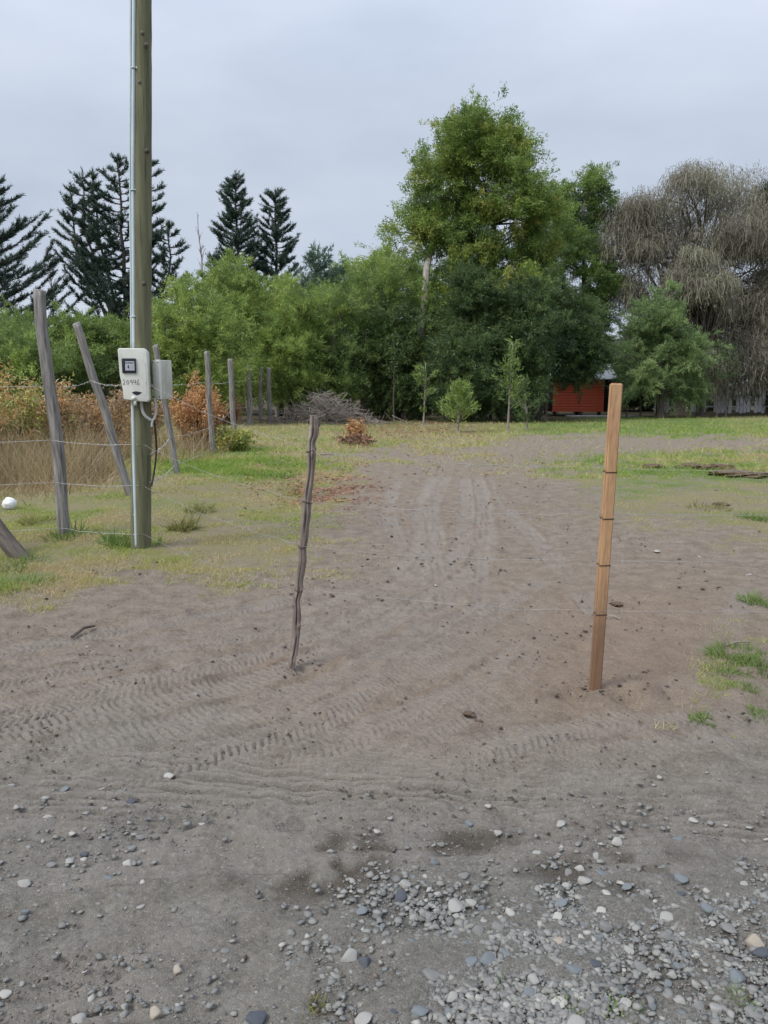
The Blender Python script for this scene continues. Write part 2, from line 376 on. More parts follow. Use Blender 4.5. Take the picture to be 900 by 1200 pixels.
M['dry_weed'] = leaf_mat('dry_weed', [(.0, (.08, .07, .03)), (.5, (.125, .125, .045)), (1, (.19, .18, .07))])
M['litter'] = leaf_mat('leaf_litter', [(.0, (.10, .06, .045)), (.5, (.22, .12, .075)), (1, (.34, .22, .12))], trans=.1)
M['grey_wood'] = rough_mat('weathered_post', [(.3, (.060, .055, .051)), (.5, (.180, .170, .160)), (.7, (.300, .286, .270))], 9, (4, 4, .35), bump=.6, bdist=.012)
M['dark_wood'] = rough_mat('old_log', [(.3, (.05, .042, .036)), (.7, (.16, .135, .115))], 9, (4, 4, .6), bump=.6, bdist=.012)
M['wire'] = rough_mat('fence_wire', [(.3, (.28, .28, .28)), (.7, (.50, .49, .48))], 30, bump=0, rough=.5)
M['old_wire'] = rough_mat('old_wire', [(.3, (.22, .21, .20)), (.7, (.40, .39, .38))], 30, bump=0, rough=.6)
M['tie'] = rough_mat('rusty_tie', [(.3, (.05, .035, .028)), (.7, (.13, .09, .07))], 40, bump=0)

# ------------------------------------------------------------------ ground
def make_ground():
    half = math.radians(35)
    a1 = np.linspace(-half, half, 560); a2 = np.linspace(half, 2 * math.pi - half, 40)[1:-1]
    A = np.r_[a1, a2]; na = len(A)
    inv = np.r_[np.arange(HC * FPX / 1.25, 505, -3.0), np.arange(505, 212, -.9), np.arange(212, HC * FPX / 34, -1.6)]; r = HC * FPX / inv
    r = np.r_[.0015, .4, .7, .95, 1.12, r]
    r = np.r_[r, r[-1] * 1.055 ** np.arange(1, 84)]; r = np.r_[r, 4500]
    R, TH = np.meshgrid(r, A, indexing='ij'); x = (R * np.sin(TH)).ravel(); y = (R * np.cos(TH)).ravel()
    z = height(x, y); mk = masks(x, y)
    near = (np.hypot(x, y) < 30) & (y > .3)
    th = np.zeros(len(x)); du = np.zeros(len(x)); i = np.where(near)[0]
    th[i], du[i] = tracks(x[i], y[i])
    bare = 1 - mk['grass']
    z += th * np.clip(bare * 1.3, 0, 1) * (1 - mk['gravel'] * .6)
    z += np.where(near, bare * (fbm(x, y, .22, 2, 60) * .014 + fbm(x, y, .10, 3, 61) * .014 + fbm(x, y, .04, 2, 63) * .008), 0)
    z += np.where(near, mk['gravel'] * np.maximum(fbm(x, y, .05, 2, 66), 0) * .012, 0)
    z += np.where(near, mk['damp'] * fbm(x, y, .06, 2, 68) * .012, 0)
    z = np.where(np.hypot(x, y) > 150, 0, z)
    nr = len(r); i = np.arange(nr - 1)[:, None] * na; j = np.arange(na)[None]; j2 = (j + 1) % na
    F = np.stack([i + j, i + j2, i + na + j2, i + na + j], -1).reshape(-1, 4)[:, ::-1]
    at_ = {k: mk[k] for k in ('grass', 'gravel', 'red', 'damp', 'grey', 'tan', 'green', 'wood')}; at_['dust'] = du * bare
    me = raw_mesh('ground', np.stack([x, y, z], 1), [F], at_, True)
    m, t, b, o = mat('ground_soil')
    vec = t.nodes.new('ShaderNodeTexCoord').outputs['Object']
    nA = noise(t, .9, 5, .6, vec); nB = noise(t, 7, 6, .62, vec); nC = noise(t, 55, 5, .7, vec); nD = noise(t, 260, 3, .7, vec); nE = noise(t, 22, 5, .65, vec)
    r1 = ramp(t, [(.32, (.105, .081, .060)), (.5, (.196, .160, .126)), (.68, (.275, .232, .188))]); t.links.new(math_(t, 'ADD', math_(t, 'MULTIPLY', nB, .5), math_(t, 'MULTIPLY', nC, .5)), r1.inputs[0])
    c = r1.outputs[0]
    r2 = ramp(t, [(.32, (.095, .084, .068)), (.5, (.172, .157, .133)), (.68, (.245, .228, .200))]); t.links.new(math_(t, 'ADD', math_(t, 'MULTIPLY', nB, .4), math_(t, 'MULTIPLY', nC, .6)), r2.inputs[0])
    c = mixc(t, attr(t, 'grey'), c, r2.outputs[0])
    c = mixc(t, math_(t, 'MULTIPLY', attr(t, 'tan'), .55), c, (.215, .155, .110))
    c = mixc(t, math_(t, 'MULTIPLY', attr(t, 'dust'), .42), c, (.250, .224, .198))
    r3 = ramp(t, [(.3, (.11, .104, .093)), (.5, (.178, .171, .157)), (.7, (.26, .252, .232))])
    vo = nd(t, 'ShaderNodeTexVoronoi', Scale=150.0); t.links.new(vec, vo.inputs['Vector'])
    vo2 = nd(t, 'ShaderNodeTexVoronoi', Scale=330.0); t.links.new(vec, vo2.inputs['Vector'])
    sepc = t.nodes.new('ShaderNodeSeparateColor'); t.links.new(mixc(t, .5, vo.outputs['Color'], vo2.outputs['Color']), sepc.inputs[0])
    t.links.new(math_(t, 'ADD', math_(t, 'MULTIPLY', sepc.outputs[0], .6), math_(t, 'MULTIPLY', nD, .4)), r3.inputs[0])
    c = mixc(t, math_(t, 'MULTIPLY', attr(t, 'gravel'), .62), c, r3.outputs[0])
    c = mixc(t, math_(t, 'MULTIPLY', attr(t, 'damp'), .85), c, (.045, .034, .023))
    # grit and bits of dead matter lying in the soil
    sp1 = noise(t, 130, 2, .5, vec); sp2 = noise(t, 75, 3, .6, vec)
    def over(src, lo, hi):
        q = nd(t, 'ShaderNodeMapRange'); q.inputs['From Min'].default_value = lo; q.inputs['From Max'].default_value = hi; t.links.new(src, q.inputs[0]); return q.outputs[0]
    c = mixc(t, math_(t, 'MULTIPLY', over(sp1, .64, .70), .7), c, (.32, .30, .27)); c = mixc(t, math_(t, 'MULTIPLY', over(sp2, .64, .70), .75), c, (.060, .045, .034))
    # turf: straw to green
    gr = ramp(t, [(.2, (.215, .172, .112)), (.45, (.180, .172, .080)), (.7, (.125, .158, .048)), (.9, (.090, .138, .034))])
    t.links.new(math_(t, 'ADD', math_(t, 'MULTIPLY', attr(t, 'green'), .55), math_(t, 'ADD', math_(t, 'MULTIPLY', nB, .45), math_(t, 'MULTIPLY', math_(t, 'SUBTRACT', nE, .3), .55))), gr.inputs[0])
    gm = math_(t, 'MULTIPLY', math_(t, 'ADD', math_(t, 'MULTIPLY', attr(t, 'grass'), 1.15), math_(t, 'MULTIPLY', math_(t, 'SUBTRACT', nE, .56), 2.6)), attr(t, 'grass'))
    gmn = nd(t, 'ShaderNodeClamp'); t.links.new(gm, gmn.inputs[0])
    c = mixc(t, gmn.outputs[0], c, gr.outputs[0])
    c = mixc(t, math_(t, 'MULTIPLY', attr(t, 'red'), math_(t, 'ADD', nC, .1)), c, (.17, .088, .055))
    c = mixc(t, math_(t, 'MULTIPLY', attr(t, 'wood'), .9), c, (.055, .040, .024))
    c = mixc(t, .9, c, mixc(t, nD, (.28, .28, .28), (.72, .72, .72)), 'OVERLAY')
    t.links.new(c, b.inputs['Base Color']); b.inputs['Roughness'].default_value = .95; b.inputs['Specular IOR Level'].default_value = .12
    hgt = math_(t, 'ADD', math_(t, 'MULTIPLY', nB, .35), math_(t, 'ADD', math_(t, 'MULTIPLY', nC, .25), math_(t, 'MULTIPLY', nD, .14)))
    hgt = math_(t, 'ADD', hgt, math_(t, 'MULTIPLY', math_(t, 'MULTIPLY', sepc.outputs[1], attr(t, 'gravel')), .12))
    bp = nd(t, 'ShaderNodeBump', Strength=1.0, Distance=.045); t.links.new(hgt, bp.inputs['Height']); t.links.new(bp.outputs[0], b.inputs['Normal'])
    me.materials.append(m); tag(link(bpy.data.objects.new('ground', me)), 'dirt track with tyre marks running into a grassy field', kind='structure')
make_ground()

# ------------------------------------------------------------------ trees
def unit(rng, n):
    d = rng.normal(size=(n, 3)); return d / np.linalg.norm(d, axis=1)[:, None]
def env_points(rng, env, n, inner=.45):
    E = np.array(env, float); a = (E[:, 3] * E[:, 4] + E[:, 3] * E[:, 5] + E[:, 4] * E[:, 5]); k = rng.choice(len(E), n, p=a / a.sum())
    d = unit(rng, n); r = inner + (1 - inner) * rng.random(n) ** .6
    return E[k, :3] + d * r[:, None] * E[k, 3:], d
def limb(rng, a, b, r0, r1, k=5, n=6, sag=.12):
    t = np.linspace(0, 1, n)[:, None]; L_ = np.linalg.norm(np.subtract(b, a))
    P = a + (np.asarray(b) - a) * t + np.sin(t * math.pi) * rng.normal(size=3) * L_ * sag * .5
    P[:, 2] += (np.sin(t[:, 0] * math.pi)) * L_ * sag * .5
    return P, np.linspace(r0, r1, n)
def make_trunk(rng, mb, base, top, r0, r1, lean=.3, n=10, k=9):
    t = np.linspace(0, 1, n)[:, None]
    w = np.cumsum(rng.normal(size=(n, 3)) * lean, axis=0) * .25 * t; w[:, 2] = 0
    P = np.asarray(base) + (np.asarray(top) - base) * t + w
    R = r0 + (r1 - r0) * t[:, 0]; R[0] *= 1.35
    mb.tube(P, R, k); return P, R
def leafy_tree(name, seed, loc, env, leafmat, label, cat, group=None, nclump=60, cr=.9, per=350, L_=.24, W_=.06, up=.35, droop=0, trunkr=.16, trunks=1, flat=.75,
               barkmat='bark', tone=(.5, .16), limbs=26, inner=.45, lowbare=0.0, twig=(.7, 1.6), scat=.13):
    """env: ellipsoids (cx, cy, cz, rx, ry, rz) relative to loc"""
    rng = np.random.default_rng(seed); E = np.array(env, float)
    root = empty(name, loc, label, cat, group)
    top = E[:, 2].max()
    C, dn = env_points(rng, env, nclump, inner)
    C[:, 2] = np.maximum(C[:, 2], cr * .35 + lowbare)
    tb = MB(); nodes = []
    for q in range(trunks):
        off = rng.normal(size=3) * (.0 if trunks == 1 else .6); off[2] = 0
        P, R = make_trunk(rng, tb, off - np.array([0, 0, .1]), np.array([E[:, 0].mean(), E[:, 1].mean(), top * .92]) + off, trunkr, trunkr * .2, lean=.05 * top)
        nodes += list(zip(P[2:], R[2:]))
    NP = np.array([p for p, _ in nodes]); NR = np.array([r for _, r in nodes])
    for c in C[rng.permutation(len(C))[:limbs]]:
        d = np.linalg.norm(NP - c, axis=1) + np.maximum(NP[:, 2] - c[2] + .3, 0) * 2
        i = d.argmin(); P, R = limb(rng, NP[i], c, max(NR[i] * .5, .02), .012, 4, 5); tb.tube(P, R, 4, cap=False)
    tb.build('trunk', M[barkmat], root, True)
    mb = MB(); n = nclump * per; nt_ = 9
    sz = cr * (.6 + .8 * rng.random(nclump)); tn = np.clip(rng.normal(tone[0], tone[1], nclump), 0, 1)
    ax = dn * .8 + np.array([0, 0, up + .15]) + rng.normal(size=(nclump, 3)) * .3; ax /= np.linalg.norm(ax, axis=1)[:, None]
    tw = ax[:, None] * .9 + rng.normal(size=(nclump, nt_, 3)) * .62; tw[..., 2] *= flat; tw /= np.linalg.norm(tw, axis=2)[..., None]      # twigs of each spray
    tl = sz[:, None] * rng.uniform(*twig, (nclump, nt_)); t0 = C[:, None] - ax[:, None] * (sz * .55)[:, None, None] + rng.normal(size=(nclump, nt_, 3)) * (sz * .22)[:, None, None]
    ttn = np.clip(tn[:, None] + rng.normal(0, .10, (nclump, nt_)), 0, 1)
    ci = np.repeat(np.arange(nclump), per); ti = rng.integers(0, nt_, n); u = (rng.random(n) ** .7)[:, None]; T = tw[ci, ti]; l = tl[ci, ti][:, None]
    P = t0[ci, ti] + T * l * u; P[:, 2] -= (droop + .10) * (l * u * u)[:, 0]; P += rng.normal(size=(n, 3)) * (scat * cr * (1.25 - .8 * u))
    D = T * .8 + rng.normal(size=(n, 3)) * .6 + np.array([0, 0, up * .4])
    P[:, 2] = np.maximum(P[:, 2], .04)
    mb.leaves(P, D, L_ * (.6 + .8 * rng.random(n)), W_ * (.6 + .8 * rng.random(n)), np.clip(ttn[ci, ti] + rng.normal(0, .07, n), 0, 1), rng)
    mb.build('crown', M[leafmat], root)
    return root
def copy_tree(root, loc, rz, sc, label, group=None):
    r = root.copy(); COL.objects.link(r); r.location = tuple(loc); r.rotation_euler = (0, 0, rz); r.scale = (sc[0], sc[0], sc[1]) if not np.isscalar(sc) else (sc,) * 3
    r['label'] = label
    if group: r['group'] = group
    for ch in list(root.children):
        c = ch.copy(); COL.objects.link(c); c.parent = r
    return r
def pxenv(cpx, Y, blobs, depth=1.0):        # blobs in photograph pixels (x, y, rx, ry) -> ellipsoids round the foot of the tree
    x0 = at(cpx, HORY, Y)[0]; out = []; k = Y / FPX
    rng = random.Random(int(cpx * 7 + Y))
    for (px, py, rx, ry) in blobs:
        p = at(px, py, Y); out.append((p[0] - x0, rng.uniform(-.5, .5) * rx * k * depth, p[2], rx * k, min(rx, ry * 1.2) * k * depth, ry * k))
    return (x0, Y, hz(x0, Y)), out

# the tall blackwood and its neighbour
loc, env = pxenv(562, 44, [(548, 160, 50, 28), (590, 160, 46, 26), (520, 195, 40, 34), (600, 195, 38, 28), (565, 185, 50, 30), (495, 240, 38, 38), (476, 268, 24, 22), (515, 275, 40, 30), (550, 245, 50, 36),
                           (622, 225, 20, 22), (640, 258, 30, 36), (608, 236, 38, 36), (600, 285, 50, 34), (540, 300, 56, 40), (640, 300, 36, 34), (585, 345, 70, 44), (530, 350, 50, 34), (620, 350, 50, 40)])
big = leafy_tree('tall_tree', 11, loc, env, 'blackwood', 'tallest tree, dense rounded bright green crown rising above the dark thicket', 'tree', nclump=370, cr=1.0, per=650, L_=.145, W_=.058, twig=(.5, 1.35), scat=.17, up=.1, flat=.6,
           trunkr=.34, trunks=2, tone=(.52, .20), limbs=90, inner=.15)
mb = MB(); rng = np.random.default_rng(5)
p0 = np.array(at(489, 492, 43.0)) - loc; pts = [p0] + [np.array(at(a, b, y_)) - loc for a, b, y_ in ((490, 440, 42.6), (493, 385, 42.4), (498, 350, 42.4), (500, 315, 42.8), (507, 285, 43.8), (520, 255, 44.6))]
pts[0][2] = -.05
mb.tube(np.array(pts), np.array([.30, .26, .24, .21, .19, .15, .08]), 9); mb.build('side_trunk', M['pale_bark'], big, True)['label'] = 'pale grey leaning trunk showing at the left of the crown'
loc, env = pxenv(678, 55, [(688, 215, 26, 24), (705, 235, 16, 24), (668, 230, 22, 20), (672, 270, 34, 30), (700, 290, 24, 40), (650, 285, 40, 46), (668, 255, 30, 30), (705, 330, 20, 46), (680, 340, 44, 44), (690, 375, 32, 36)])
leafy_tree('tall_tree', 12, loc, env, 'blackwood', 'second tallest green tree, right shoulder of the tall clump behind the red shed', 'tree', nclump=185, cr=1.0, per=680, L_=.145, W_=.058, twig=(.5, 1.35), scat=.17, up=.1, flat=.6, trunkr=.26, tone=(.40, .15), limbs=40)

# dark feathery trees in front of it, crowns down to the ground
DK = [
    (478, 42, [(458, 372, 26, 26), (462, 405, 36, 32), (474, 436, 40, 36), (470, 468, 40, 22)], 'dark green tree left of the pale trunk with foliage to the ground', .55),
    (548, 40, [(548, 345, 26, 26), (545, 372, 34, 34), (564, 385, 42, 40), (545, 430, 56, 48), (552, 468, 50, 26)], 'dark feathery tree under the middle of the tallest crown', .42),
    (612, 41, [(610, 355, 36, 28), (615, 388, 48, 40), (595, 435, 46, 44), (598, 470, 36, 22)], 'dark feathery tree right of the tall thin sapling', .38),
    (630, 43, [(665, 370, 38, 40), (680, 405, 30, 22), (628, 435, 16, 30), (695, 418, 20, 14), (668, 436, 20, 12), (690, 434, 12, 10)], 'dark green tree whose lower boughs hang over the red shed', .36),
]
for i, (px, Y, bl, lab, tn) in enumerate(DK):
    loc, env = pxenv(px, Y, bl)
    leafy_tree('acacia_tree', 30 + i, loc, env, 'wattle_dark', lab, 'tree', 'dark acacia trees in the thicket', nclump=125, cr=.85, per=560, L_=.19, W_=.045, up=.2, droop=.1, trunkr=.14, trunks=1 if i == 3 else 2, tone=(tn, .16), limbs=30, inner=.35, lowbare=.5)
# bright wattles along the left
WT = [
    (-8, 30, [(-20, 412, 70, 34), (10, 432, 70, 36), (-40, 436, 60, 36)], 'bushy green wattle at the left edge behind the leaning post', .20),
    (82, 33, [(75, 392, 44, 24), (95, 408, 52, 32), (80, 434, 56, 32)], 'low dark green wattle between the two leaning fence posts', .20),
    (150, 35, [(140, 396, 46, 28), (165, 414, 48, 32), (150, 440, 50, 26)], 'green wattle bush directly behind the utility pole', .28),
    (226, 34, [(222, 365, 46, 34), (245, 395, 44, 36), (205, 410, 46, 38), (235, 440, 50, 26)], 'bright green feathery wattle just right of the utility pole', .58),
    (282, 40, [(275, 325, 30, 24), (290, 350, 42, 34), (265, 375, 46, 38), (295, 410, 48, 40), (280, 450, 46, 26)], 'bright green feathery wattle below the two narrow pines', .52),
    (338, 39, [(335, 355, 24, 26), (345, 385, 38, 36), (330, 425, 42, 40), (350, 455, 40, 24)], 'yellowish green wattle behind the far end of the fence', .46),
    (392, 41, [(390, 365, 30, 34), (400, 400, 40, 40), (385, 440, 42, 36)], 'mid green wattle behind the heap of dead branches', .24),
    (436, 43, [(440, 330, 32, 26), (425, 365, 40, 38), (442, 410, 40, 44), (430, 455, 40, 28)], 'mid green wattle left of the pale trunked tall tree', .24),
]
WROOT = []
for i, (px, Y, bl, lab, tn) in enumerate(WT):
    loc, env = pxenv(px, Y, bl)
    WROOT.append(leafy_tree('wattle_tree', 50 + i, loc, env, 'wattle', lab, 'tree', 'wattle trees along the field edge', nclump=105, cr=.8, per=570, L_=.18, W_=.033, up=.4, droop=.05, trunkr=.10, trunks=2, tone=(tn, .14), limbs=24, inner=.35, lowbare=.2))
# a second row behind, closing the belt
back = [(-90, 44, .78), (20, 46, .76), (110, 46, .78), (195, 48, .95), (262, 52, 1.35), (318, 50, 1.2), (372, 52, 1.25), (412, 54, 1.42), (452, 53, 1.35), (510, 52, 1.2), (580, 54, 1.2), (640, 54, 1.1), (-180, 40, .85), (-260, 44, .95)]
for i, (px, Y, s) in enumerate(back):
    x0 = at(px, HORY, Y)[0]
    copy_tree(WROOT[(i * 3 + 4) % len(WROOT)], (x0, Y, 0), i * 1.7 + .5, (s, s), 'green wattle in the second row of the belt, mostly hidden by those in front', 'wattles of the second row')

# pines
def pine(name, seed, px, Y, toppy, spread_px, label, leaders=None, first=.12, nw=20, sparse=1.0, ntuft=48, group='dark pines beyond the wattles'):
    rng = np.random.default_rng(seed); k = Y / FPX
    x0 = at(px, HORY, Y)[0]; Ht = at(px, toppy, Y)[2]; R0 = spread_px * k * (1.9 if spread_px < 100 else 1.3)
    root = empty(name, (x0, Y, hz(x0, Y)), label, 'pine tree', group)
    tb = MB(); lb = MB(); leads = [(0.0, 0.0, Ht, 1.0)] + [((lx - px) * k, rng.uniform(-1, 1), at(lx, ly, Y)[2], .55) for lx, ly in (leaders or [])]; nw = int(nw * (.8 if leaders else 1))
    segs = []
    for (lx, ly, hh, sc) in leads:
        n = 12; t = np.linspace(0, 1, n)
        P = np.stack([lx * np.clip(t * 1.6 - .2, 0, 1) ** 1.3, ly * t, -.1 + (hh + .1) * t], 1) + rng.normal(size=(n, 3)) * .05
        tb.tube(P, np.linspace(.28, .03, n) * (1 if sc == 1 else .7), 7)
        segs.append((P[-5:], .25))
        nn = int(nw * 6.0 * (1 if sc == 1 else .55))
        for w in range(nn):
            f = first + (.985 - first) * (w / nn) ** .9
            if (sc < 1 and f < .45) or rng.random() > sparse: continue
            c = np.array([np.interp(f, t, P[:, q]) for q in range(3)])
            az = w * 2.4 + rng.uniform(-.9, .9); ln = R0 * sc * (1 - f) ** .72 * (.45 + .6 * rng.random() ** .8) + .28
            d = np.array([math.cos(az), math.sin(az), 0])
            s = np.linspace(0, 1, 7)[:, None]
            B = c + d * ln * s * (1 - .10 * s) + np.array([0, 0, 1]) * ln * (.02 * s + rng.uniform(.25, .6) * s ** 2)
            tb.tube(B, np.linspace(.05, .012, 7), 4, cap=False); segs.append((B[1:], .22))
            for _ in range(int(3 + ln * (5.5 if spread_px < 50 else 4.0))):                          # side shoots, tips turned up
                q = rng.uniform(.25, .97); pb = np.array([np.interp(q, s[:, 0], B[:, r]) for r in range(3)])
                sd = d * .9 + np.array([-d[1], d[0], 0]) * rng.choice([-1, 1]) * rng.uniform(.3, .9) + np.array([0, 0, rng.uniform(.1, .7)])
                sl = rng.uniform(.35, 1.0) * (.45 + .55 * ln / max(R0, 1)); sp = pb + sd / np.linalg.norm(sd) * np.linspace(0, 1, 4)[:, None] * sl
                sp[:, 2] += np.linspace(0, 1, 4) ** 2 * sl * .35; segs.append((sp, .20))
    for S, nl in segs:
        n = int(ntuft * max(.5, np.linalg.norm(S[-1] - S[0])))
        u = rng.random(n) * (len(S) - 1.001); i = u.astype(int); fr = (u - i)[:, None]
        P = S[i] * (1 - fr) + S[i + 1] * fr; T = S[i + 1] - S[i]; T /= np.linalg.norm(T, axis=1)[:, None] + 1e-9
        D = T * .8 + unit(rng, n) * .75 + np.array([0, 0, .15])
        lb.leaves(P + rng.normal(size=(n, 3)) * .03, D, nl * (.7 + .6 * rng.random(n)) * 1.25, .050, np.clip(rng.normal(.45, .2, n), 0, 1), rng, .05)
    tb.build('trunk', M['bark'], root, True); lb.build('crown', M['pine'], root); return root
pine('pine_tree', 1, -12, 56, 186, 125, 'dark pine cut by the left edge of the picture', nw=21, first=.15)
pine('pine_tree', 2, 152, 56, 186, 62, 'broad many topped pine directly behind the utility pole', leaders=[(114, 203), (126, 200), (182, 180), (208, 262), (96, 215)], nw=18, sparse=.95)
pine('pine_tree', 3, 283, 64, 206, 34, 'narrow pointed dark pine, left one of the close pair', nw=26)
pine('pine_tree', 4, 327, 65, 223, 36, 'dark pine with uneven rounded top, right one of the close pair', nw=22, sparse=.95)

# grey green trees peeping over the belt
loc, env = pxenv(374, 60, [(372, 305, 22, 20), (385, 325, 24, 22), (360, 330, 22, 24), (374, 370, 34, 50)])
gum = leafy_tree('round_tree', 71, loc, env, 'bluegum', 'grey green rounded tree right of the pine pair', 'tree', nclump=46, cr=.9, per=260, L_=.34, W_=.09, trunkr=.2, limbs=16, tone=(.4, .15))
loc, env = pxenv(425, 62, [(410, 322, 22, 20), (440, 312, 26, 20), (425, 350, 40, 34)])
leafy_tree('round_tree', 72, loc, env, 'wattle', 'pale green tree tops above the belt just left of the tallest tree', 'tree', nclump=46, cr=.9, per=240, L_=.34, W_=.08, trunkr=.2, limbs=16, tone=(.4, .15))

# bare trees
def bare_tree(seed, px, Y, toppy, wpx, label, rgroup=None, name='bare_tree'):
    rng = np.random.default_rng(seed); k = Y / FPX; x0 = at(px, HORY, Y)[0]; Ht = at(px, toppy, Y)[2]
    root = empty(name, (x0, Y, 0), label, 'tree', rgroup); tb = MB(); cb = MB()
    P, R = make_trunk(rng, tb, np.array([0, 0, -.1]), np.array([0, 0, Ht]), .16, .015, lean=.25); tb.build('trunk', M['grey_twig'], root, True)
    for q in range(70):
        f = rng.uniform(.3, .97); c = np.array([np.interp(f, np.linspace(0, 1, len(P)), P[:, j]) for j in range(3)])
        az = rng.uniform(0, 6.283); ln = wpx * k * (1.15 - f) * rng.uniform(.5, 1.2); d = np.array([math.cos(az), math.sin(az), 0])
        s = np.linspace(0, 1, 5)[:, None]; B = c + d * ln * s * .6 + np.array([0, 0, 1]) * ln * s * 1.2; cb.tube(B, np.linspace(.025, .008, 5), 3, cap=False)
        for _ in range(3):
            b0 = B[rng.integers(1, 5)]; e = b0 + (d * .3 + rng.normal(size=3) * .35 + np.array([0, 0, .7])) * ln * .5; cb.tube(np.array([b0, (b0 + e) / 2, e]), [.014, .011, .007], 3, cap=False)
    cb.build('branch', M['grey_twig'], root)
bare_tree(1, 243, 66, 248, 20, 'bare leafless poplar between the utility pole and the pine pair')
bare_tree(2, 70, 62, 290, 26, 'thin bare tree at the right of the left edge pine')

# weeping willows, almost leafless
def willow(seed, px, Y, blobs, label, nst=5200, tone=(.4, .18), leaf=.35, name='willow_tree', trunkr=.5):
    rng = np.random.default_rng(seed); loc, env = pxenv(px, Y, blobs); E0 = np.array(env); E = []
    for e_ in E0:                                                       # many small hanging masses
        for _ in range(9):
            d_ = unit(rng, 1)[0]; d_[2] = abs(d_[2]) if rng.random() < .7 else d_[2]; f_ = rng.uniform(.34, .6); E.append(np.r_[e_[:3] + d_ * e_[3:] * rng.uniform(.3, .8), e_[3:] * f_ * np.array([1, 1, 1.1])])
    E = np.array(E); env = E
    root = empty(name, loc, label, 'willow tree', 'weeping willows at the right'); tb = MB()
    P, R = make_trunk(rng, tb, np.array([0, 0, -.1]), np.array([E[:, 0].mean(), 0, E[:, 2].max() * .55]), trunkr, trunkr * .4, lean=.3)
    C, dn = env_points(rng, env, 90, .45); tips = []
    for c in C:
        i = rng.integers(4, len(P)); B, r = limb(rng, P[i], c, R[i] * .4, .03, 5, 6, .25); tb.tube(B, r, 5, cap=False); tips.append(B)
    tb.build('trunk', M['bark'], root, True)
    lb = MB(); k = rng.choice(len(E), nst, p=(E[:, 3] * E[:, 5]) / (E[:, 3] * E[:, 5]).sum()); d = unit(rng, nst); d[:, 2] = np.abs(d[:, 2]) * 1.0 - .25; d /= np.linalg.norm(d, axis=1)[:, None]
    S0 = E[k, :3] + d * E[k, 3:] * (.45 + .6 * rng.random(nst) ** .6)[:, None]
    tn = np.clip(rng.normal(tone[0], tone[1], len(E))[k] + rng.normal(0, tone[1] * .6, nst), 0, 1)
    ln = rng.uniform(.4, 1.7, nst); hd = d.copy(); hd[:, 2] = 0; sw = hd * .25 + rng.normal(size=(nst, 3)) * .28
    segn = 3; pts = []
    for j in range(segn + 1):
        s = j / segn; p = S0 + sw * (ln * s ** .6)[:, None]; p[:, 2] = S0[:, 2] + .35 * ln * (s - 1.9 * s * s) * 1.05 - ln * .25 * s; p += rng.normal(size=(nst, 3)) * .04; p[:, 2] = np.maximum(p[:, 2], .3); pts.append(p)
    wd = rng.uniform(.014, .028, nst)[:, None]; side = np.cross(d + rng.normal(size=(nst, 3)) * .5, [0, 0, 1.]); side /= np.linalg.norm(side, axis=1)[:, None] + 1e-6
    V = np.stack([np.stack([p - side * wd * (1 - .15 * j), p + side * wd * (1 - .15 * j)], 1) for j, p in enumerate(pts)], 1)     # nst, seg+1, 2, 3
    b = np.arange(nst)[:, None] * (2 * (segn + 1)); q = np.arange(segn)[None] * 2
    F = np.stack([b + q, b + q + 1, b + q + 3, b + q + 2], -1).reshape(-1, 4); lb.add(V.reshape(-1, 3), F, np.repeat(tn, 2 * (segn + 1)))
    nl = int(nst * 4.5); i = rng.integers(0, nst, nl); j = rng.integers(0, segn + 1, nl); PP = np.stack(pts, 1)[i, j] + rng.normal(size=(nl, 3)) * .14
    lb.leaves(PP, np.array([0, 0, -.9]) + rng.normal(size=(nl, 3)) * .5, rng.uniform(.14, .32, nl), .040, np.clip(tn[i] + rng.normal(.05, .15, nl), 0, 1), rng)
    lb.build('crown', M['willow'], root); return root
willow(21, 800, 54, [(810, 225, 46, 34), (765, 250, 48, 34), (850, 240, 44, 34), (735, 300, 36, 50), (790, 290, 60, 50), (860, 300, 60, 60), (735, 370, 26, 60), (880, 380, 50, 80), (800, 370, 60, 70), (870, 300, 40, 50), (745, 270, 40, 40), (840, 430, 60, 50), (900, 420, 50, 60), (760, 430, 40, 50)], 'broad brown weeping willow, nearly leafless, at the right', nst=22000)
willow(22, 822, 49, [(815, 305, 18, 16), (797, 330, 18, 20), (838, 335, 18, 20), (812, 350, 26, 26), (842, 370, 16, 30), (826, 440, 16, 40)], 'smaller olive weeping willow in front of the broad brown one', nst=2600, tone=(.50, .16), trunkr=.25)
willow(23, 960, 56, [(930, 230, 60, 40), (960, 300, 80, 80), (990, 400, 80, 90)], 'brown willow cut by the right edge of the picture', nst=6000)
loc, env = pxenv(915, 57, [(902, 232, 18, 22), (906, 265, 24, 30), (915, 330, 26, 50), (915, 410, 30, 50), (905, 450, 26, 26)])
leafy_tree('dark_conifer', 81, loc, env, 'wattle_dark', 'very dark evergreen at the right edge among the willows', 'tree', nclump=90, cr=.9, per=420, L_=.24, W_=.07, trunkr=.3, limbs=20, tone=(.16, .12))
loc, env = pxenv(776, 46, [(772, 345, 24, 24), (765, 375, 34, 30), (790, 385, 32, 28), (752, 405, 34, 28), (805, 405, 30, 28), (778, 425, 46, 34), (748, 440, 28, 24), (800, 450, 36, 24)])
leafy_tree('cypress_tree', 82, loc, env, 'cypress', 'fresh green bushy tree with drooping sprays right of the wooden stake', 'tree', nclump=120, cr=.75, per=680, L_=.18, W_=.038, up=.15, droop=.15, trunkr=.2, limbs=26, tone=(.5, .15), inner=.4, lowbare=1.0)
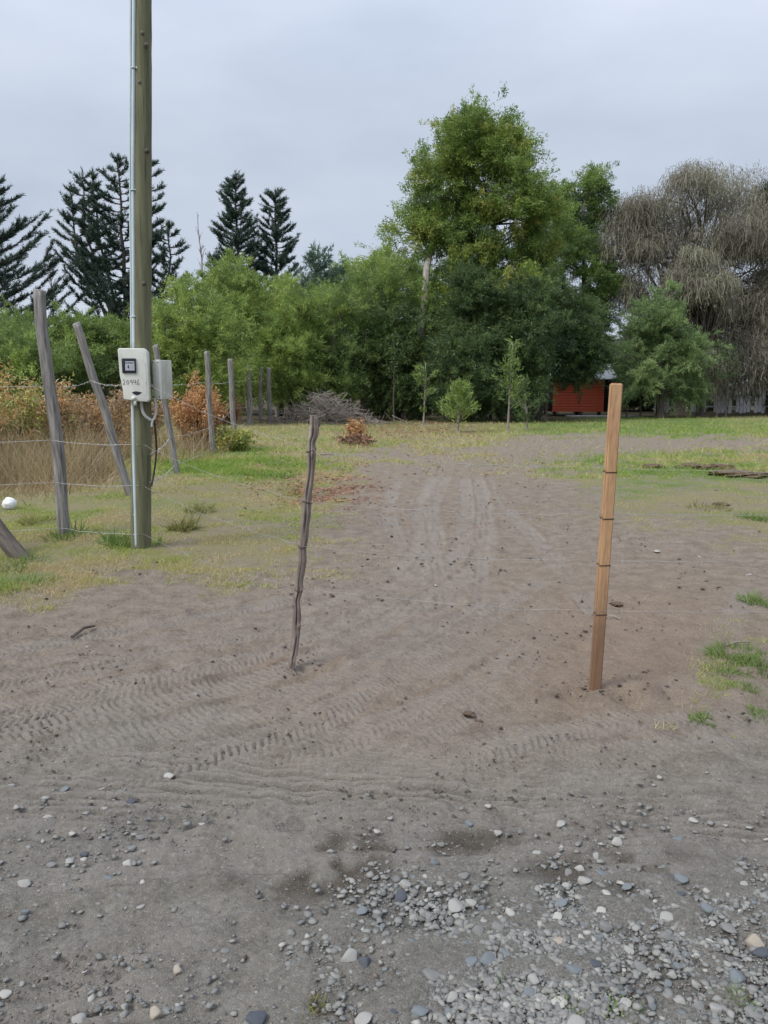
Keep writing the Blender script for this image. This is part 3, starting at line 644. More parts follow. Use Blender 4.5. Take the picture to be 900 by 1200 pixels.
# dark trees that close the view behind the willows and the shed
for i, (px, Y, s) in enumerate([(720, 64, 1.2), (760, 66, 1.4), (830, 66, 1.3), (900, 64, 1.5), (960, 60, 1.5), (690, 66, 1.3), (1040, 56, 1.6)]):
    src = [o for o in COL.objects if o.name.startswith('acacia_tree') and o.type == 'EMPTY'][i % 4]
    copy_tree(src, (at(px, HORY, Y)[0], Y, 0), i * 2.1, (s * 1.2, s * .72), 'dark tree in the shade behind the willows and the red shed', 'dark trees behind the willows')

# thin bare stems along the foot of the thicket
ORD = ('first', 'second', 'third', 'fourth', 'fifth', 'sixth', 'seventh', 'eighth')
STEM = [f'thin bare young tree, {o_} from the brush heap along the thicket foot' for o_ in ORD] + ['thin bare stemmed young tree just left of the red shed'] + [f'thin bare young tree, {o_} one right of the red shed' for o_ in ORD[:5]]
for i, px in enumerate((402, 415, 428, 446, 462, 520, 533, 575, 640, 735, 752, 770, 842, 852)):
    rng = np.random.default_rng(300 + i); Y = 39.5 + (i % 4) * .7 + (6 if px > 700 else 0); x = at(px, HORY, Y)[0]; hh = rng.uniform(3, 5)
    mb = MB(); make_trunk(rng, mb, np.array([0, 0, -.1]), np.array([rng.normal() * .3, rng.normal() * .3, hh]), rng.uniform(.035, .07), .015, lean=.25, k=6)
    root = empty('young_tree', (x, Y, hz(x, Y)), STEM[i], 'young tree', 'thin stems at the foot of the thicket')
    mb.build('trunk', M['bark'], root, True); lb = MB(); n = 260
    P = np.stack([rng.normal(size=n) * .35, rng.normal(size=n) * .35, hh * (.55 + .5 * rng.random(n))], 1); lb.leaves(P, unit(rng, n), .22, .06, rng.random(n) * .6, rng); lb.build('crown', M['wattle_dark'], root)

# saplings in front of the thicket
def sapling(seed, px, basepy, toppy, wpx, label, leafmat='wattle', clumps=14, per=60, conic=False, tone=.55):
    rng = np.random.default_rng(seed); b = G(px, basepy); Y = b[1]; k = Y / FPX; Ht = at(px, toppy, Y)[2]
    root = empty('sapling', (b[0], Y, hz(b[0], Y)), label, 'sapling', 'saplings in front of the thicket'); tb = MB(); lb = MB()
    P, R = make_trunk(rng, tb, np.array([0, 0, -.05]), np.array([rng.normal() * .1, 0, Ht]), .045, .012, lean=.15, k=6)
    for q in range(clumps):
        f = rng.uniform(.18, 1); c = np.array([np.interp(f, np.linspace(0, 1, len(P)), P[:, j]) for j in range(3)])
        w = wpx * k * ((1.05 - f) if conic else rng.uniform(.3, 1) * (.5 if f > .85 else 1)); az = rng.uniform(0, 6.283)
        e = c + np.array([math.cos(az) * w, math.sin(az) * w, w * .7]); tb.tube(np.array([c, (c + e) / 2 + [0, 0, .03], e]), [.014, .01, .006], 4, cap=False)
        u = rng.random(per)[:, None]; pp = c + (e - c) * (.2 + .95 * u) + rng.normal(size=(per, 3)) * .07
        lb.leaves(pp, (e - c) / (np.linalg.norm(e - c) + .01) + unit(rng, per) * .8 + [0, 0, .3], rng.uniform(.10, .22, per), .045, np.clip(rng.normal(tone, .16, per), 0, 1), rng)
    tb.build('trunk', M['grey_twig'], root, True); lb.build('crown', M[leafmat], root)
sapling(1, 496, 501, 424, 13, 'slender leaning sapling left of the bushy light green one', clumps=14, per=34, tone=.3)
sapling(2, 536, 506, 446, 26, 'bushy light green sapling at the edge of the field', clumps=40, per=60, conic=True, tone=.40)
sapling(3, 595, 505, 402, 20, 'tall thin sapling with pale stem in front of the dark thicket', clumps=26, per=36, tone=.30)
sapling(4, 618, 503, 450, 18, 'small dull green sapling right of the tall thin one', clumps=16, per=36, leafmat='wattle_dark', tone=.5)

# ------------------------------------------------------------------ red shed and the white fence behind the trees
def shed():
    Y = 50.0; k = Y / FPX; xr = at(708, HORY, Y)[0]; w = 3.3; xl = xr - w; zb = .28; zt = at(700, 444, Y)[2]
    red = rough_mat('red_planks', [(.3, (.42, .070, .036)), (.7, (.58, .125, .068))], 5, (.4, 2, 4), bump=.15, rough=.7)
    dark = rough_mat('dark_boards', [(.3, (.02, .017, .015)), (.7, (.05, .042, .038))], 6, bump=.2)
    tin = rough_mat('pale_tin', [(.3, (.62, .65, .68)), (.7, (.78, .80, .82))], 4, bump=.05, rough=.45, spec=.4)
    root = empty('red_shed', ((xl + xr) / 2, Y, 0), 'small red plank shed with pale tin roof half hidden by trees', 'shed')
    hw = w / 2; dp = 3.0; n = 12; ph = (zt - zb) / n
    mb = MB(); mb.box((0, dp / 2 + .05, (zb + zt) / 2), (w - .04, dp, zt - zb)); mb.build('wall', dark, root)
    pm = None
    for i in range(n):
        bm = bevel_prism(rect(-hw, 0, hw, ph * .9), 0, .05, .008, 1)
        if pm is None:
            o = bm_obj('plank', bm, red, root); pm = o.data
        else:
            bm.free(); o = link(bpy.data.objects.new('plank', pm), root)
        o.location = (0, 0.0, zb + i * ph)
    for sx in (-hw + .2, 0, hw - .2):
        mb = MB(); mb.box((sx, .3, zb / 2 - .05), (.18, .18, zb + .1)); mb.build('pier', dark, root)
    mb = MB(); mb.box((hw + .32, .55, (zb + zt) / 2), (.55, .06, zt - zb)); mb.box((hw + .56, .1, zt / 2), (.09, .09, zt)); mb.build('porch_shade_and_post', dark, root)  # dark panel stands in for the shade of the open porch, beside its post
    mb = MB(); rz = zt + .95
    for sy, y0, y1 in ((-1, -.35, dp / 2), (1, dp + .35, dp / 2)):
        z0 = zt - .02
        V = [(-hw - .3, y0, z0), (hw + .75, y0, z0), (hw + .75, y1, rz), (-hw - .3, y1, rz)]
        V2 = [(a, b, c + .05) for a, b, c in V]
        mb.add(np.array(V + V2), [[0, 1, 2, 3], [4, 5, 6, 7], [0, 1, 5, 4], [1, 2, 6, 5], [3, 0, 4, 7]])
    mb.build('roof', tin, root)
    sl = MB(); sl.box(((xl + xr) / 2 + 1.2, Y - 1.3, .02), (4.2, 1.6, .12)); o = sl.build('paved_path', rough_mat('pale_concrete', [(.3, (.28, .27, .25)), (.7, (.40, .39, .37))], 5)); tag(o, 'pale concrete strip in front of the red shed', kind='structure')
shed()
def white_fence():
    wm = rough_mat('white_paint', [(.3, (.62, .63, .63)), (.7, (.80, .81, .82))], 3, bump=.05)
    Y = 57.0; x0 = at(770, HORY, Y)[0]; x1 = at(900, HORY, Y)[0]
    root = empty('white_fence', (x0, Y, 0), 'white board fence glimpsed between the trunks at the right', 'fence'); n = 30; me = None
    for i in range(n):
        if i in (4, 9, 14, 15, 21, 26): continue
        if me is None:
            o = bm_obj('board', bevel_prism(rect(-.11, .05, .11, 1.75), 0, .03, .005, 1), wm, root); me = o.data
        else: o = link(bpy.data.objects.new('board', me), root)
        o.location = ((x1 - x0) * i / n, 0, (.0, .05, -.04)[i % 3])
    for zz in (.5, 1.4):
        mb = MB(); mb.box(((x1 - x0) / 2, .055, zz), (x1 - x0 + .3, .05, .10)); mb.build('rail', wm, root)
white_fence()

# ------------------------------------------------------------------ utility pole, conduit, meter
PB = G(165, 643); PY = PB[1]; PK = PY / FPX
def pole():
    m, t, b, o = mat('treated_pine')
    n1 = noise(t, 5, 6, .6, stretch=(5, 5, .35)); n2 = noise(t, 1.3, 4, .6)
    r = ramp(t, [(.30, (.045, .050, .026)), (.5, (.125, .138, .070)), (.70, (.205, .212, .125))]); t.links.new(n1, r.inputs[0])
    c = mixc(t, math_(t, 'MULTIPLY', n2, .9), r.outputs[0], (.100, .088, .052)); n5 = noise(t, 11, 3, .5, stretch=(5, 5, .12)); ck = nd(t, 'ShaderNodeMapRange'); ck.inputs['From Min'].default_value = .63; ck.inputs['From Max'].default_value = .70
    t.links.new(n5, ck.inputs[0]); c = mixc(t, math_(t, 'MULTIPLY', ck.outputs[0], .8), c, (.022, .022, .014))          # drying cracks
    t.links.new(c, b.inputs['Base Color']); b.inputs['Roughness'].default_value = .85
    bp = nd(t, 'ShaderNodeBump', Strength=.5, Distance=.01); t.links.new(math_(t, 'SUBTRACT', n1, ck.outputs[0]), bp.inputs['Height']); t.links.new(bp.outputs[0], b.inputs['Normal'])
    galv = rough_mat('galvanised', [(.3, (.33, .40, .43)), (.7, (.50, .57, .60))], 14, (1, 1, .2), bump=.05, rough=.45, spec=.5)
    root = empty('utility_pole', (PB[0], PY, hz(PB[0], PY)), 'tall round weathered greenish wooden utility pole carrying the meter box', 'utility pole')
    top = at(166.5, 0, PY); sl = (top[0] - PB[0]) / top[2]; HT = 8.2; r0 = 12.0 * PK; r1 = 8.2 * PK
    n = 70; z = np.linspace(-.15, HT, n); rng = np.random.default_rng(3); mb = MB()
    P = np.stack([sl * z, 0 * z, z], 1); mb.tube(P, r0 + (r1 - r0) * z / HT + rng.normal(size=n) * .0008, 24)
    V = mb.V[0]; a = np.arctan2(V[:, 1], V[:, 0]); V[:, :2] *= (1 + .012 * np.sin(a * 3 + V[:, 2] * .5) + .01 * fbm(a * 3, V[:, 2] * .6, .4, 2, 4))[:, None] ** 1
    mb.build('shaft', m, root, True)
    # knots: dark sunk ovals
    for (px, py) in ((166, 38), (171, 52), (163, 96), (172, 176), (168, 332)):
        p = at(px, py, PY - r0 * .9) - np.array(root.location); kb = MB(); q = np.linspace(0, 2 * math.pi, 9)[:-1]
        kb.tube(np.array([[p[0], p[1] + .02, p[2]], [p[0], -r0 * .80, p[2]], [p[0], -r0 * .93, p[2]]]), [.022, .020, .010], 8); kb.build('knot', M['dark_wood'], root, True)
    # conduits: one pipe runs the whole way down, two side by side above the meter
    def px_pipe(pts, rad, yo, name):
        Q = np.array([at(a, c, PY + yo) for a, c in pts]) - np.array(root.location); t2 = np.linspace(0, 1, 40); s = np.linspace(0, 1, len(Q))
        Q = np.stack([np.interp(t2, s, Q[:, j]) for j in range(3)], 1); pb = MB(); pb.tube(Q, rad, 10); return pb.build(name, galv, root, True)
    px_pipe([(157.6, -180), (157.0, 0), (155.8, 200), (157, 415)], 2.1 * PK, -r0 * .72, 'conduit')
    px_pipe([(154.0, -180), (153.4, 0), (152.6, 200), (154.5, 415)], 1.5 * PK, -r0 * .42, 'conduit')
    px_pipe([(155.5, 465), (157, 540), (160, 642)], 2.0 * PK, -r0 * .85, 'conduit')
    for (px, py) in ((157, 80), (156, 223), (157, 371), (159.5, 603), (159.5, 626)):
        c = at(px, py, PY - r0 * .72) - np.array(root.location); cb = MB(); a = np.linspace(-.2, math.pi + .2, 10)
        cb.tube(np.stack([c[0] + np.cos(a) * 2.7 * PK, c[1] - np.sin(a) * 2.7 * PK, 0 * a + c[2]], 1), .006, 5)
        cb.box((c[0] + 4.6 * PK, c[1] - .004, c[2]), (.035, .012, .016)); cb.build('clamp', galv, root, True)
    return root
pole_root = pole()

def meter():
    k = PK * .965; Y = PY - .20
    gr = at(156, 440, Y)
    cream = rough_mat('meter_plastic', [(.28, (.36, .36, .30)), (.45, (.53, .54, .485)), (.7, (.62, .63, .575))], 7, (1, 1, .45), bump=.02, rough=.5, spec=.4)
    black, t, b, _ = mat('meter_bezel'); b.inputs['Base Color'].default_value = (.012, .014, .02, 1); b.inputs['Roughness'].default_value = .35
    screen = rough_mat('meter_face', [(.3, (.30, .32, .36)), (.7, (.42, .44, .48))], 20, bump=0)
    glass, t, b, _ = mat('meter_glass'); b.inputs['Transmission Weight'].default_value = 1; b.inputs['Roughness'].default_value = .05; b.inputs['IOR'].default_value = 1.3
    ink, t, b, _ = mat('marker_ink'); b.inputs['Base Color'].default_value = (.06, .06, .065, 1)
    root = empty('electricity_meter', gr, 'cream plastic meter box with black window strapped to the utility pole', 'meter box'); root.rotation_euler = (0, 0, math.radians(9))
    def p(px, py): return ((px - 156) * k, (440 - py) * k)
    body = [p(140, 411), p(141.5, 409), p(170, 409), p(173, 413), p(173, 468), p(170.5, 470.5), p(162, 470), p(144, 467.5), p(143.5, 455), p(141, 440)][::-1]
    bm_obj('housing', bevel_prism(body, 0, .13, .009, 3), cream, root, True)
    bm_obj('lid_ridge', bevel_prism([p(169.3, 425), p(170.3, 425), p(170.3, 462), p(169.3, 462)][::-1], -.003, .003, 0), cream, root)
    bm_obj('bezel', bevel_prism([p(144.2, 420.5), p(160, 420.5), p(160, 437.3), p(144.2, 437.3)][::-1], -.012, .004, .007, 3), black, root, True)
    f = bm_obj('display', bevel_prism([p(148, 424), p(158.3, 424), p(158.3, 434.5), p(148, 434.5)][::-1], -.0145, -.010, .0015, 1), screen, root)
    d = MB(); cx, cz = p(151.3, 430)
    d.box((cx, -.0152, cz), (.010, .002, .026)); cx, cz = p(152.5, 425.6); d.box((cx, -.0152, cz), (.07, .002, .006)); d.build('readout', black, f)
    # handwriting 20946 in thin strokes
    S = [[(144, 446), (145.5, 444.6), (147, 446), (145.5, 448.5), (144, 450.2), (146.6, 450.2)],
         [(149.5, 445.3), (148.2, 447.5), (148.8, 449.9), (150.4, 449.4), (151, 446.8), (149.5, 445.3)],
         [(154.6, 447), (153, 447.8), (152.4, 446), (154, 444.8), (154.6, 447), (154.8, 450.4)],
         [(156.4, 444.5), (156, 447.8), (158.6, 447.9), (158.2, 444.8), (158.6, 450.6)],
         [(161.8, 444.6), (160.2, 447.5), (160.4, 450.6), (162, 450.9), (162.6, 449), (160.6, 448.4)]]
    tb = MB()
    for s in S: tb.tube(np.array([[p(a, c)[0], -.0008, p(a, c)[1]] for a, c in s]), .0019, 4)
    tb.build('handwriting', ink, root)
    hb = [p(153.5, 459.6), p(157, 458.2), p(161, 458.4), p(165, 459.4), p(162, 461.8), p(159, 462.8), p(156, 461.6)][::-1]
    bm_obj('keyhole', bevel_prism(hb, -.002, .006, 0), black, root)
    kb = MB(); a, c = p(155.7, 466.3); kb.tube(np.array([[a, .02, c], [a, -.022, c]]), [.020, .019], 14); kb.tube(np.array([[a, -.02, c], [a, -.0235, c]]), [.009, .009], 10, tone=0); a, c = p(157, 471.5); kb.box((a, -.01, c), (.022, .012, .05)); kb.build('latch', cream, root, True)
    for px in (158, 160.5):
        pass
    return root, cream
mroot, cream = meter()
def junction():
    Y = PY - .03; c = at(187.5, 445, Y); k = PK
    root = empty('junction_box', c, 'small cream junction box on the right side of the utility pole', 'junction box'); root.rotation_euler = (0, 0, math.radians(-38))
    side = rough_mat('box_side', [(.3, (.30, .305, .25)), (.5, (.42, .43, .37)), (.7, (.50, .51, .44))], 9, (1, 1, .4), bump=.02, rough=.55)
    w = 12.6 * k; h = 44.0 * k
    bm_obj('housing', bevel_prism(rect(-w * .5, -h / 2, w * .5, h / 2), -.02, .095, .005, 2), side, root, True)
    bm_obj('lid', bevel_prism(rect(-w * .52, -h / 2 - .003, w * .52, h / 2 + .003), -.042, -.018, .005, 2), cream, root, True)
    for sx in (-1, 1):
        for sz in (-1, 1):
            s = MB(); s.tube(np.array([[sx * w * .41, -.03, sz * h * .44], [sx * w * .41, -.0445, sz * h * .44]]), .007, 8); s.build('screw', M['tie'], root, True)
    # grey conduit loop to the meter, black lead into the ground
    grey = rough_mat('grey_pvc', [(.3, (.34, .34, .32)), (.7, (.46, .46, .44))], 8, bump=0, rough=.5)
    def cable(pts, r, m, name, label, yy):
        Q = np.array([at(a, b, PY + o) for a, b, o in pts]); s = np.linspace(0, 1, len(Q)); t2 = np.linspace(0, 1, 40)
        # smooth by repeated corner cutting
        for _ in range(3):
            Q2 = [Q[0]]
            for i in range(len(Q) - 1): Q2 += [Q[i] * .75 + Q[i + 1] * .25, Q[i] * .25 + Q[i + 1] * .75]
            Q = np.array(Q2 + [Q[-1]])
        mb = MB(); mb.tube(Q, r, 8); return tag(mb.build(name, m, None, True), label, 'cable')
    cable([(165.5, 468, -.12), (166, 480, -.13), (170, 488, -.13), (177, 492.5, -.10)], .013, grey, 'cable', 'grey conduit loop hanging below the meter box', 0)
    cable([(181.5, 466, -.06), (183, 480, -.07), (181.5, 490, -.09), (178.5, 493, -.10), (178, 500, -.10)], .011, grey, 'cable', 'grey conduit dropping from under the junction box', 0)
    cable([(180, 492, -.10), (182.5, 505, -.06), (183.5, 530, -.02), (181, 552, -.03), (177.5, 570, -.08)], .008, rough_mat('black_rubber', [(.3, (.012, .012, .012)), (.7, (.03, .03, .03))], 9, bump=0, rough=.5), 'cable', 'black cable hanging down the right side of the utility pole', 0)
junction()

# ------------------------------------------------------------------ left fence: posts and barbed wire
def post_mesh(seed, length, w, d, k=14, square=.5, wob=.02):
    rng = np.random.default_rng(seed); n = 40; z = np.linspace(-.15, length, n); a = np.arange(k) / k * 2 * math.pi
    A, Z = np.meshgrid(a, z); ca, sa = np.cos(A), np.sin(A); p = 2 + 3 * square
    rr = (np.abs(ca) ** p + np.abs(sa) ** p) ** (-1 / p)
    rr *= 1 + .10 * fbm(A * 1.2 + seed, Z * .35, .5, 3, seed) + .05 * fbm(A * 4, Z * 1.5 + seed, .5, 2, seed + 5); rr *= 1.04 - .1 * (Z / length)
    bx = wob * fbm(z, 0 * z + seed, .9, 2, seed + 9)[:, None] * 2
    V = np.stack([rr * ca * w / 2 + bx, rr * sa * d / 2 + bx * .5, Z], -1)
    V[-1, :, 2] += .02 * np.cos(a + seed)
    V = V.reshape(-1, 3); i = np.arange(n - 1)[:, None] * k; j = np.arange(k)[None]; j2 = (j + 1) % k
    mb = MB(); mb.add(V, np.stack([i + j, i + j2, i + k + j2, i + k + j], -1).reshape(-1, 4))
    c = np.array([[0, q, (q + 1) % k] for q in range(1, k - 1)]); mb.F[3].append((n - 1) * k + c); return mb
def place_post(mb, name, base, top, m, parent, origin):
    d = Vector(top - base); o = mb.build(name, m, parent, True)
    o.location = Vector(base - origin); o.rotation_euler = d.to_track_quat('Z', 'Y').to_euler() if False else Vector((0, 0, 1)).rotation_difference(d.normalized()).to_euler(); return o
POSTS = [  # base px, top px, width px, label
    ((76, 631), (45, 340), 12.5, 'thick squared grey post leaning left, nearest of the fence'),
    ((151, 586), (89, 379), 9, 'round grey post leaning strongly left toward the meter'),
    ((207, 559), (182, 404), 9, 'grey post behind the junction box'),
    ((250, 534), (241, 412), 8, 'dark post in front of the orange bush'),
    ((274, 506), (270, 421), 6, None), ((293, 500), (291, 428), 6, None), ((305, 497), (306, 430), 3.5, None), ((316, 497), (315, 431), 5, None),
    ((324, 489), (323, 430), 3.5, None), ((331, 486), (329, 432), 3.5, None)]
forig = G(76, 631); forig[2] = 0
fence = empty('wire_fence', forig, 'old barbed wire fence of leaning grey posts running back along the left', 'fence')
PT = []
for i, (b, t_, w, lab) in enumerate(POSTS):
    bp_ = G(*b); bp_[2] = hz(bp_[0], bp_[1]); tp = at(*t_, bp_[1] - (.15 if i == 1 else 0)); wm = w * bp_[1] / FPX * (1 if i < 2 else .76 if i < 4 else 1.0)
    o = place_post(post_mesh(10 + i, np.linalg.norm(tp - bp_), wm, wm * .9, square=.9 if i == 0 else .3), 'fence_post', bp_, tp, M['grey_wood'], fence, forig)
    if lab: o['label'] = lab
    PT.append((bp_, tp))
def barbed(pts, rad=.0016, sag=.03, n=None, barb=.11, rng=None):
    """twisted wire through the points with a barb every barb metres"""
    mb = MB(); rng = rng or np.random.default_rng(int(abs(pts[0][0]) * 1000) % 9999)
    for a, b in zip(pts[:-1], pts[1:]):
        a = np.array(a); b = np.array(b); l = np.linalg.norm(b - a); n = max(8, int(l / .12)); t = np.linspace(0, 1, n + 1)[:, None]
        P = a + (b - a) * t; P[:, 2] -= (np.sin(t[:, 0] * math.pi)) * sag * l * .3; P += rng.normal(size=P.shape) * .003; P[0] = a; P[-1] = b
        mb.tube(P, rad, 5)
        for s in np.arange(barb * .7, l, barb):
            c = np.array([np.interp(s / l, t[:, 0], P[:, j]) for j in range(3)]); e = unit(rng, 1)[0] * .013; f = unit(rng, 1)[0] * .013
            mb.tube(np.array([c - e, c + e]), rad * .8, 3); mb.tube(np.array([c - f, c + f]), rad * .8, 3)
    return mb
def on_post(i, py):                          # the front of post i at that picture row
    b, t_ = PT[i]; yb = proj(*b)[1]; yt = proj(*t_)[1]; f = (yb - py) / (yb - yt); p = b + (t_ - b) * f; return p + np.array([0, -.07 if i < 2 else -.05, 0])
pf = lambda py, dx=-.02: at(165, py, PY - .10) + np.array([dx, 0, 0])
LW = [(449, 444, 446), (512, 508, 521), (562, 556, 569), (617, 572, 626)]
for q, (a, b_, c) in enumerate(LW):
    p1 = on_post(0, a); left = p1 + np.array([-3.2, -.6, .05]); p2 = on_post(1, b_); p3 = pf(c)
    o = barbed([left, p1, p3 if q else p2, p3][: 3 if q else 4], rad=.0022, sag=.05).build('wire', M['wire'], fence); o.location = -Vector(forig)
for q, rows in enumerate([(450, 447, 446, 446, 447, 449, 450, 450), (512, 500, 478, 476, 474, 474, 472, 470), (545, 525, 500, 494, 491, 491, 484, 482)]):
    pts = [pf(rows[0] + (0 if q == 0 else 20), .08)] + [on_post(2 + i, r) for i, r in enumerate(rows)]
    o = barbed(pts, rad=.0035, sag=.02, barb=.3).build('wire', M['wire'], fence); o.location = -Vector(forig)

# leaning brace log at the left edge
b0 = G(22, 657); b0[2] = hz(b0[0], b0[1]) ; t0 = at(-95, 505, b0[1] + .25)
o = place_post(post_mesh(77, np.linalg.norm(t0 - b0), .135, .135, square=.1), 'leaning_log', b0, t0, M['dark_wood'], None, np.zeros(3)); tag(o, 'dark round log leaning in from the left edge, foot on the grass', 'log')

# ------------------------------------------------------------------ the two stakes of the wire gate
def branch():
    m, t, b, o = mat('stripped_branch')
    n1 = noise(t, 16, 6, .65, stretch=(3, 3, .3)); n2 = noise(t, 7, 4)
    r = ramp(t, [(.3, (.048, .036, .031)), (.48, (.165, .132, .112)), (.68, (.30, .252, .218))]); t.links.new(math_(t, 'ADD', math_(t, 'MULTIPLY', n1, .7), math_(t, 'MULTIPLY', n2, .3)), r.inputs[0])
    cr = attr(t, 'tone'); c = mixc(t, cr, r.outputs[0], (.022, .017, .015)); t.links.new(c, b.inputs['Base Color']); b.inputs['Roughness'].default_value = .9
    bp = nd(t, 'ShaderNodeBump', Strength=.7, Distance=.008); t.links.new(n1, bp.inputs['Height']); t.links.new(bp.outputs[0], b.inputs['Normal'])
    base = BRANCH.copy(); base[2] = hz(base[0], base[1]); Y = base[1]; k = Y / FPX
    root = empty('branch_stake', base, 'crooked grey cracked branch stake standing in the dirt track', 'wooden stake')
    px = [(338.5, 792), (341, 780), (344, 765), (346.5, 745), (348, 722), (348.5, 700), (351, 676), (354, 650), (357.5, 620), (360, 590), (363.5, 558), (366, 525), (366.5, 505), (366.8, 487)]
    Q = np.array([at(a, c, Y) for a, c in px]) - base; s = np.linspace(0, 1, len(Q)); n = 260; tt = np.linspace(0, 1, n)
    P = np.stack([np.interp(tt, s, Q[:, j]) for j in range(3)], 1); ker = np.ones(13) / 13
    for j in (0, 2): P[:, j] = np.convolve(np.pad(P[:, j], 6, mode='edge'), ker, 'valid') if j == 0 else P[:, j]
    P[:, 1] += .025 * fbm(tt * 5, 0 * tt, 1, 2, 5); P[:, 0] += .010 * fbm(tt * 14, 0 * tt, 1, 2, 8)
    W_ = np.interp(tt, [0, .06, .2, .4, .6, .8, .93, .985, 1], [3.2, 3.9, 4.3, 4.3, 4.8, 5.1, 5.4, 5.2, 4.2]) * k
    W_ *= 1 + .30 * fbm(tt * 22, 0 * tt, 1, 3, 3)
    KN = []
    for (f, a) in ((.355, .30), (.27, .22), (.50, .16), (.70, .20), (.83, .22), (.955, .25), (.15, .2)): KN.append((f, a))
    K = 36; A = np.arange(K) / K * 2 * math.pi; AA, T2 = np.meshgrid(A, tt)
    rr = W_[:, None] * (1 + .20 * fbm(AA * 1.6, T2 * 6, 1, 3, 12) + .16 * fbm(AA * 5, T2 * 9, 1, 3, 15))
    for q_, (f, a) in enumerate(KN): rr *= 1 + 2.2 * a * np.exp(-((T2 - f) / .009) ** 2) * np.exp(-(((AA - 3.5 - q_ * 1.9 + math.pi) % (2 * math.pi) - math.pi) / .55) ** 2)
    ac = -math.pi / 2 + .35 * np.sin(tt * 5 + .6) + .5 * fbm(tt * 6, 0 * tt, 1, 2, 30)      # the long crack wanders round the near side
    da = (AA - ac[:, None] + math.pi) % (2 * math.pi) - math.pi; cw = .26 + .16 * fbm(tt * 12, 0 * tt, 1, 2, 33)[:, None]
    cr = np.exp(-(da / cw) ** 2) * sstep(.02, .10, tt)[:, None] * np.clip(1 + 1.4 * fbm(tt * 9, 0 * tt, 1, 2, 41), .25, 1)[:, None]
    rr *= 1 - .55 * cr
    V = P[:, None] + np.stack([rr * np.cos(AA), rr * np.sin(AA) * .9, 0 * AA], -1)
    mb = MB(); i = np.arange(n - 1)[:, None] * K; j = np.arange(K)[None]; j2 = (j + 1) % K
    mb.add(V.reshape(-1, 3), np.stack([i + j, i + j2, i + K + j2, i + K + j], -1).reshape(-1, 4), (cr * .9).ravel())
    c = np.array([[0, q, (q + 1) % K] for q in range(1, K - 1)]); mb.F[3].append((n - 1) * K + c)
    mb.build('stem', m, root, True)
    for py in (529, 589, 641, 691):
        f = np.interp(py, [q[1] for q in px][::-1], np.linspace(1, 0, len(px))); cc = np.array([np.interp(f, tt, P[:, j]) for j in range(3)]); wr = float(np.interp(f, tt, W_)) * 1.12
        a = np.linspace(0, 4 * math.pi, 36); rb = MB(); rb.tube(np.stack([cc[0] + np.cos(a) * wr, cc[1] + np.sin(a) * wr * .95, cc[2] + a * .0006 + .006 * np.sin(a + py)], 1), .0014, 5); rb.build('wire_tie', M['tie'], root, True)
    return root
branch()
def batten():
    m, t, b, o = mat('sawn_pine')
    n1 = noise(t, 10, 6, .6, stretch=(9, 9, .35)); n2 = noise(t, 60, 3, .6, stretch=(2, 2, .25)); n3 = noise(t, 9, 4, .6)
    r = ramp(t, [(.3, (.23, .125, .058)), (.5, (.395, .232, .118)), (.7, (.52, .345, .195))]); t.links.new(math_(t, 'ADD', math_(t, 'MULTIPLY', n1, .6), math_(t, 'MULTIPLY', n2, .4)), r.inputs[0])
    # soil and damp soaked up from the ground
    sx = t.nodes.new('ShaderNodeSeparateXYZ'); t.links.new(t.nodes.new('ShaderNodeTexCoord').outputs['Object'], sx.inputs[0])
    f = nd(t, 'ShaderNodeMapRange'); f.inputs['From Min'].default_value = .62; f.inputs['From Max'].default_value = .28; f.inputs['To Max'].default_value = .75
    t.links.new(math_(t, 'ADD', sx.outputs[2], math_(t, 'MULTIPLY', math_(t, 'SUBTRACT', n3, .5), .35)), f.inputs[0])
    c = mixc(t, f.outputs[0], r.outputs[0], (.110, .060, .036)); t.links.new(c, b.inputs['Base Color']); b.inputs['Roughness'].default_value = .75
    bp = nd(t, 'ShaderNodeBump', Strength=.35, Distance=.004); t.links.new(n2, bp.inputs['Height']); t.links.new(bp.outputs[0], b.inputs['Normal'])
    base = STAKE.copy(); base[2] = hz(base[0], base[1]); Y = base[1]; k = Y / FPX; top = at(722.3, 449, Y - .02); Ln = np.linalg.norm(top - base)
    root = empty('wooden_batten', base, 'new orange brown sawn timber stake standing in the dirt at the right', 'wooden stake')
    root.rotation_mode = 'QUATERNION'; q = Vector((0, 0, 1)).rotation_difference(Vector(top - base).normalized()); root.rotation_quaternion = q @ Vector((0, 0, 1)).rotation_difference(Vector((0, 0, 1)))
    root.rotation_mode = 'XYZ'
    w = 13.4 * k; d = .036
    bm = bmesh.new(); bmesh.ops.create_cube(bm, size=1); bmesh.ops.scale(bm, vec=(w, d, Ln + .14), verts=bm.verts); bmesh.ops.translate(bm, vec=(0, 0, (Ln - .14) / 2), verts=bm.verts)
    bmesh.ops.bevel(bm, geom=list(bm.edges), offset=.006, segments=3, affect='EDGES')
    bmesh.ops.rotate(bm, verts=bm.verts, cent=(0, 0, 0), matrix=Matrix.Rotation(math.radians(5), 3, 'Z'))
    bm_obj('timber', bm, m, root)
    Rz = Matrix.Rotation(math.radians(5), 3, 'Z')
    for py in (549, 602.5, 657, 716):
        z = (808 - py) / (808 - 449) * Ln
        rb = MB(); cs = [(-w / 2 - .001, -d / 2 - .001), (w / 2 + .001, -d / 2 - .001), (w / 2 + .001, d / 2 + .001), (-w / 2 - .001, d / 2 + .001)]
        pts = []
        for turn in range(2):
            for q_, (a, c) in enumerate(cs): v = Rz @ Vector((a, c, 0)); pts.append((v.x, v.y, z + turn * .003 + q_ * .0007))
        pts.append((pts[0][0], pts[0][1], z + .01)); rb.tube(np.array(pts), .0012, 5); rb.build('wire_tie', M['tie'], root, True)
    return base, top
SB, ST = batten()
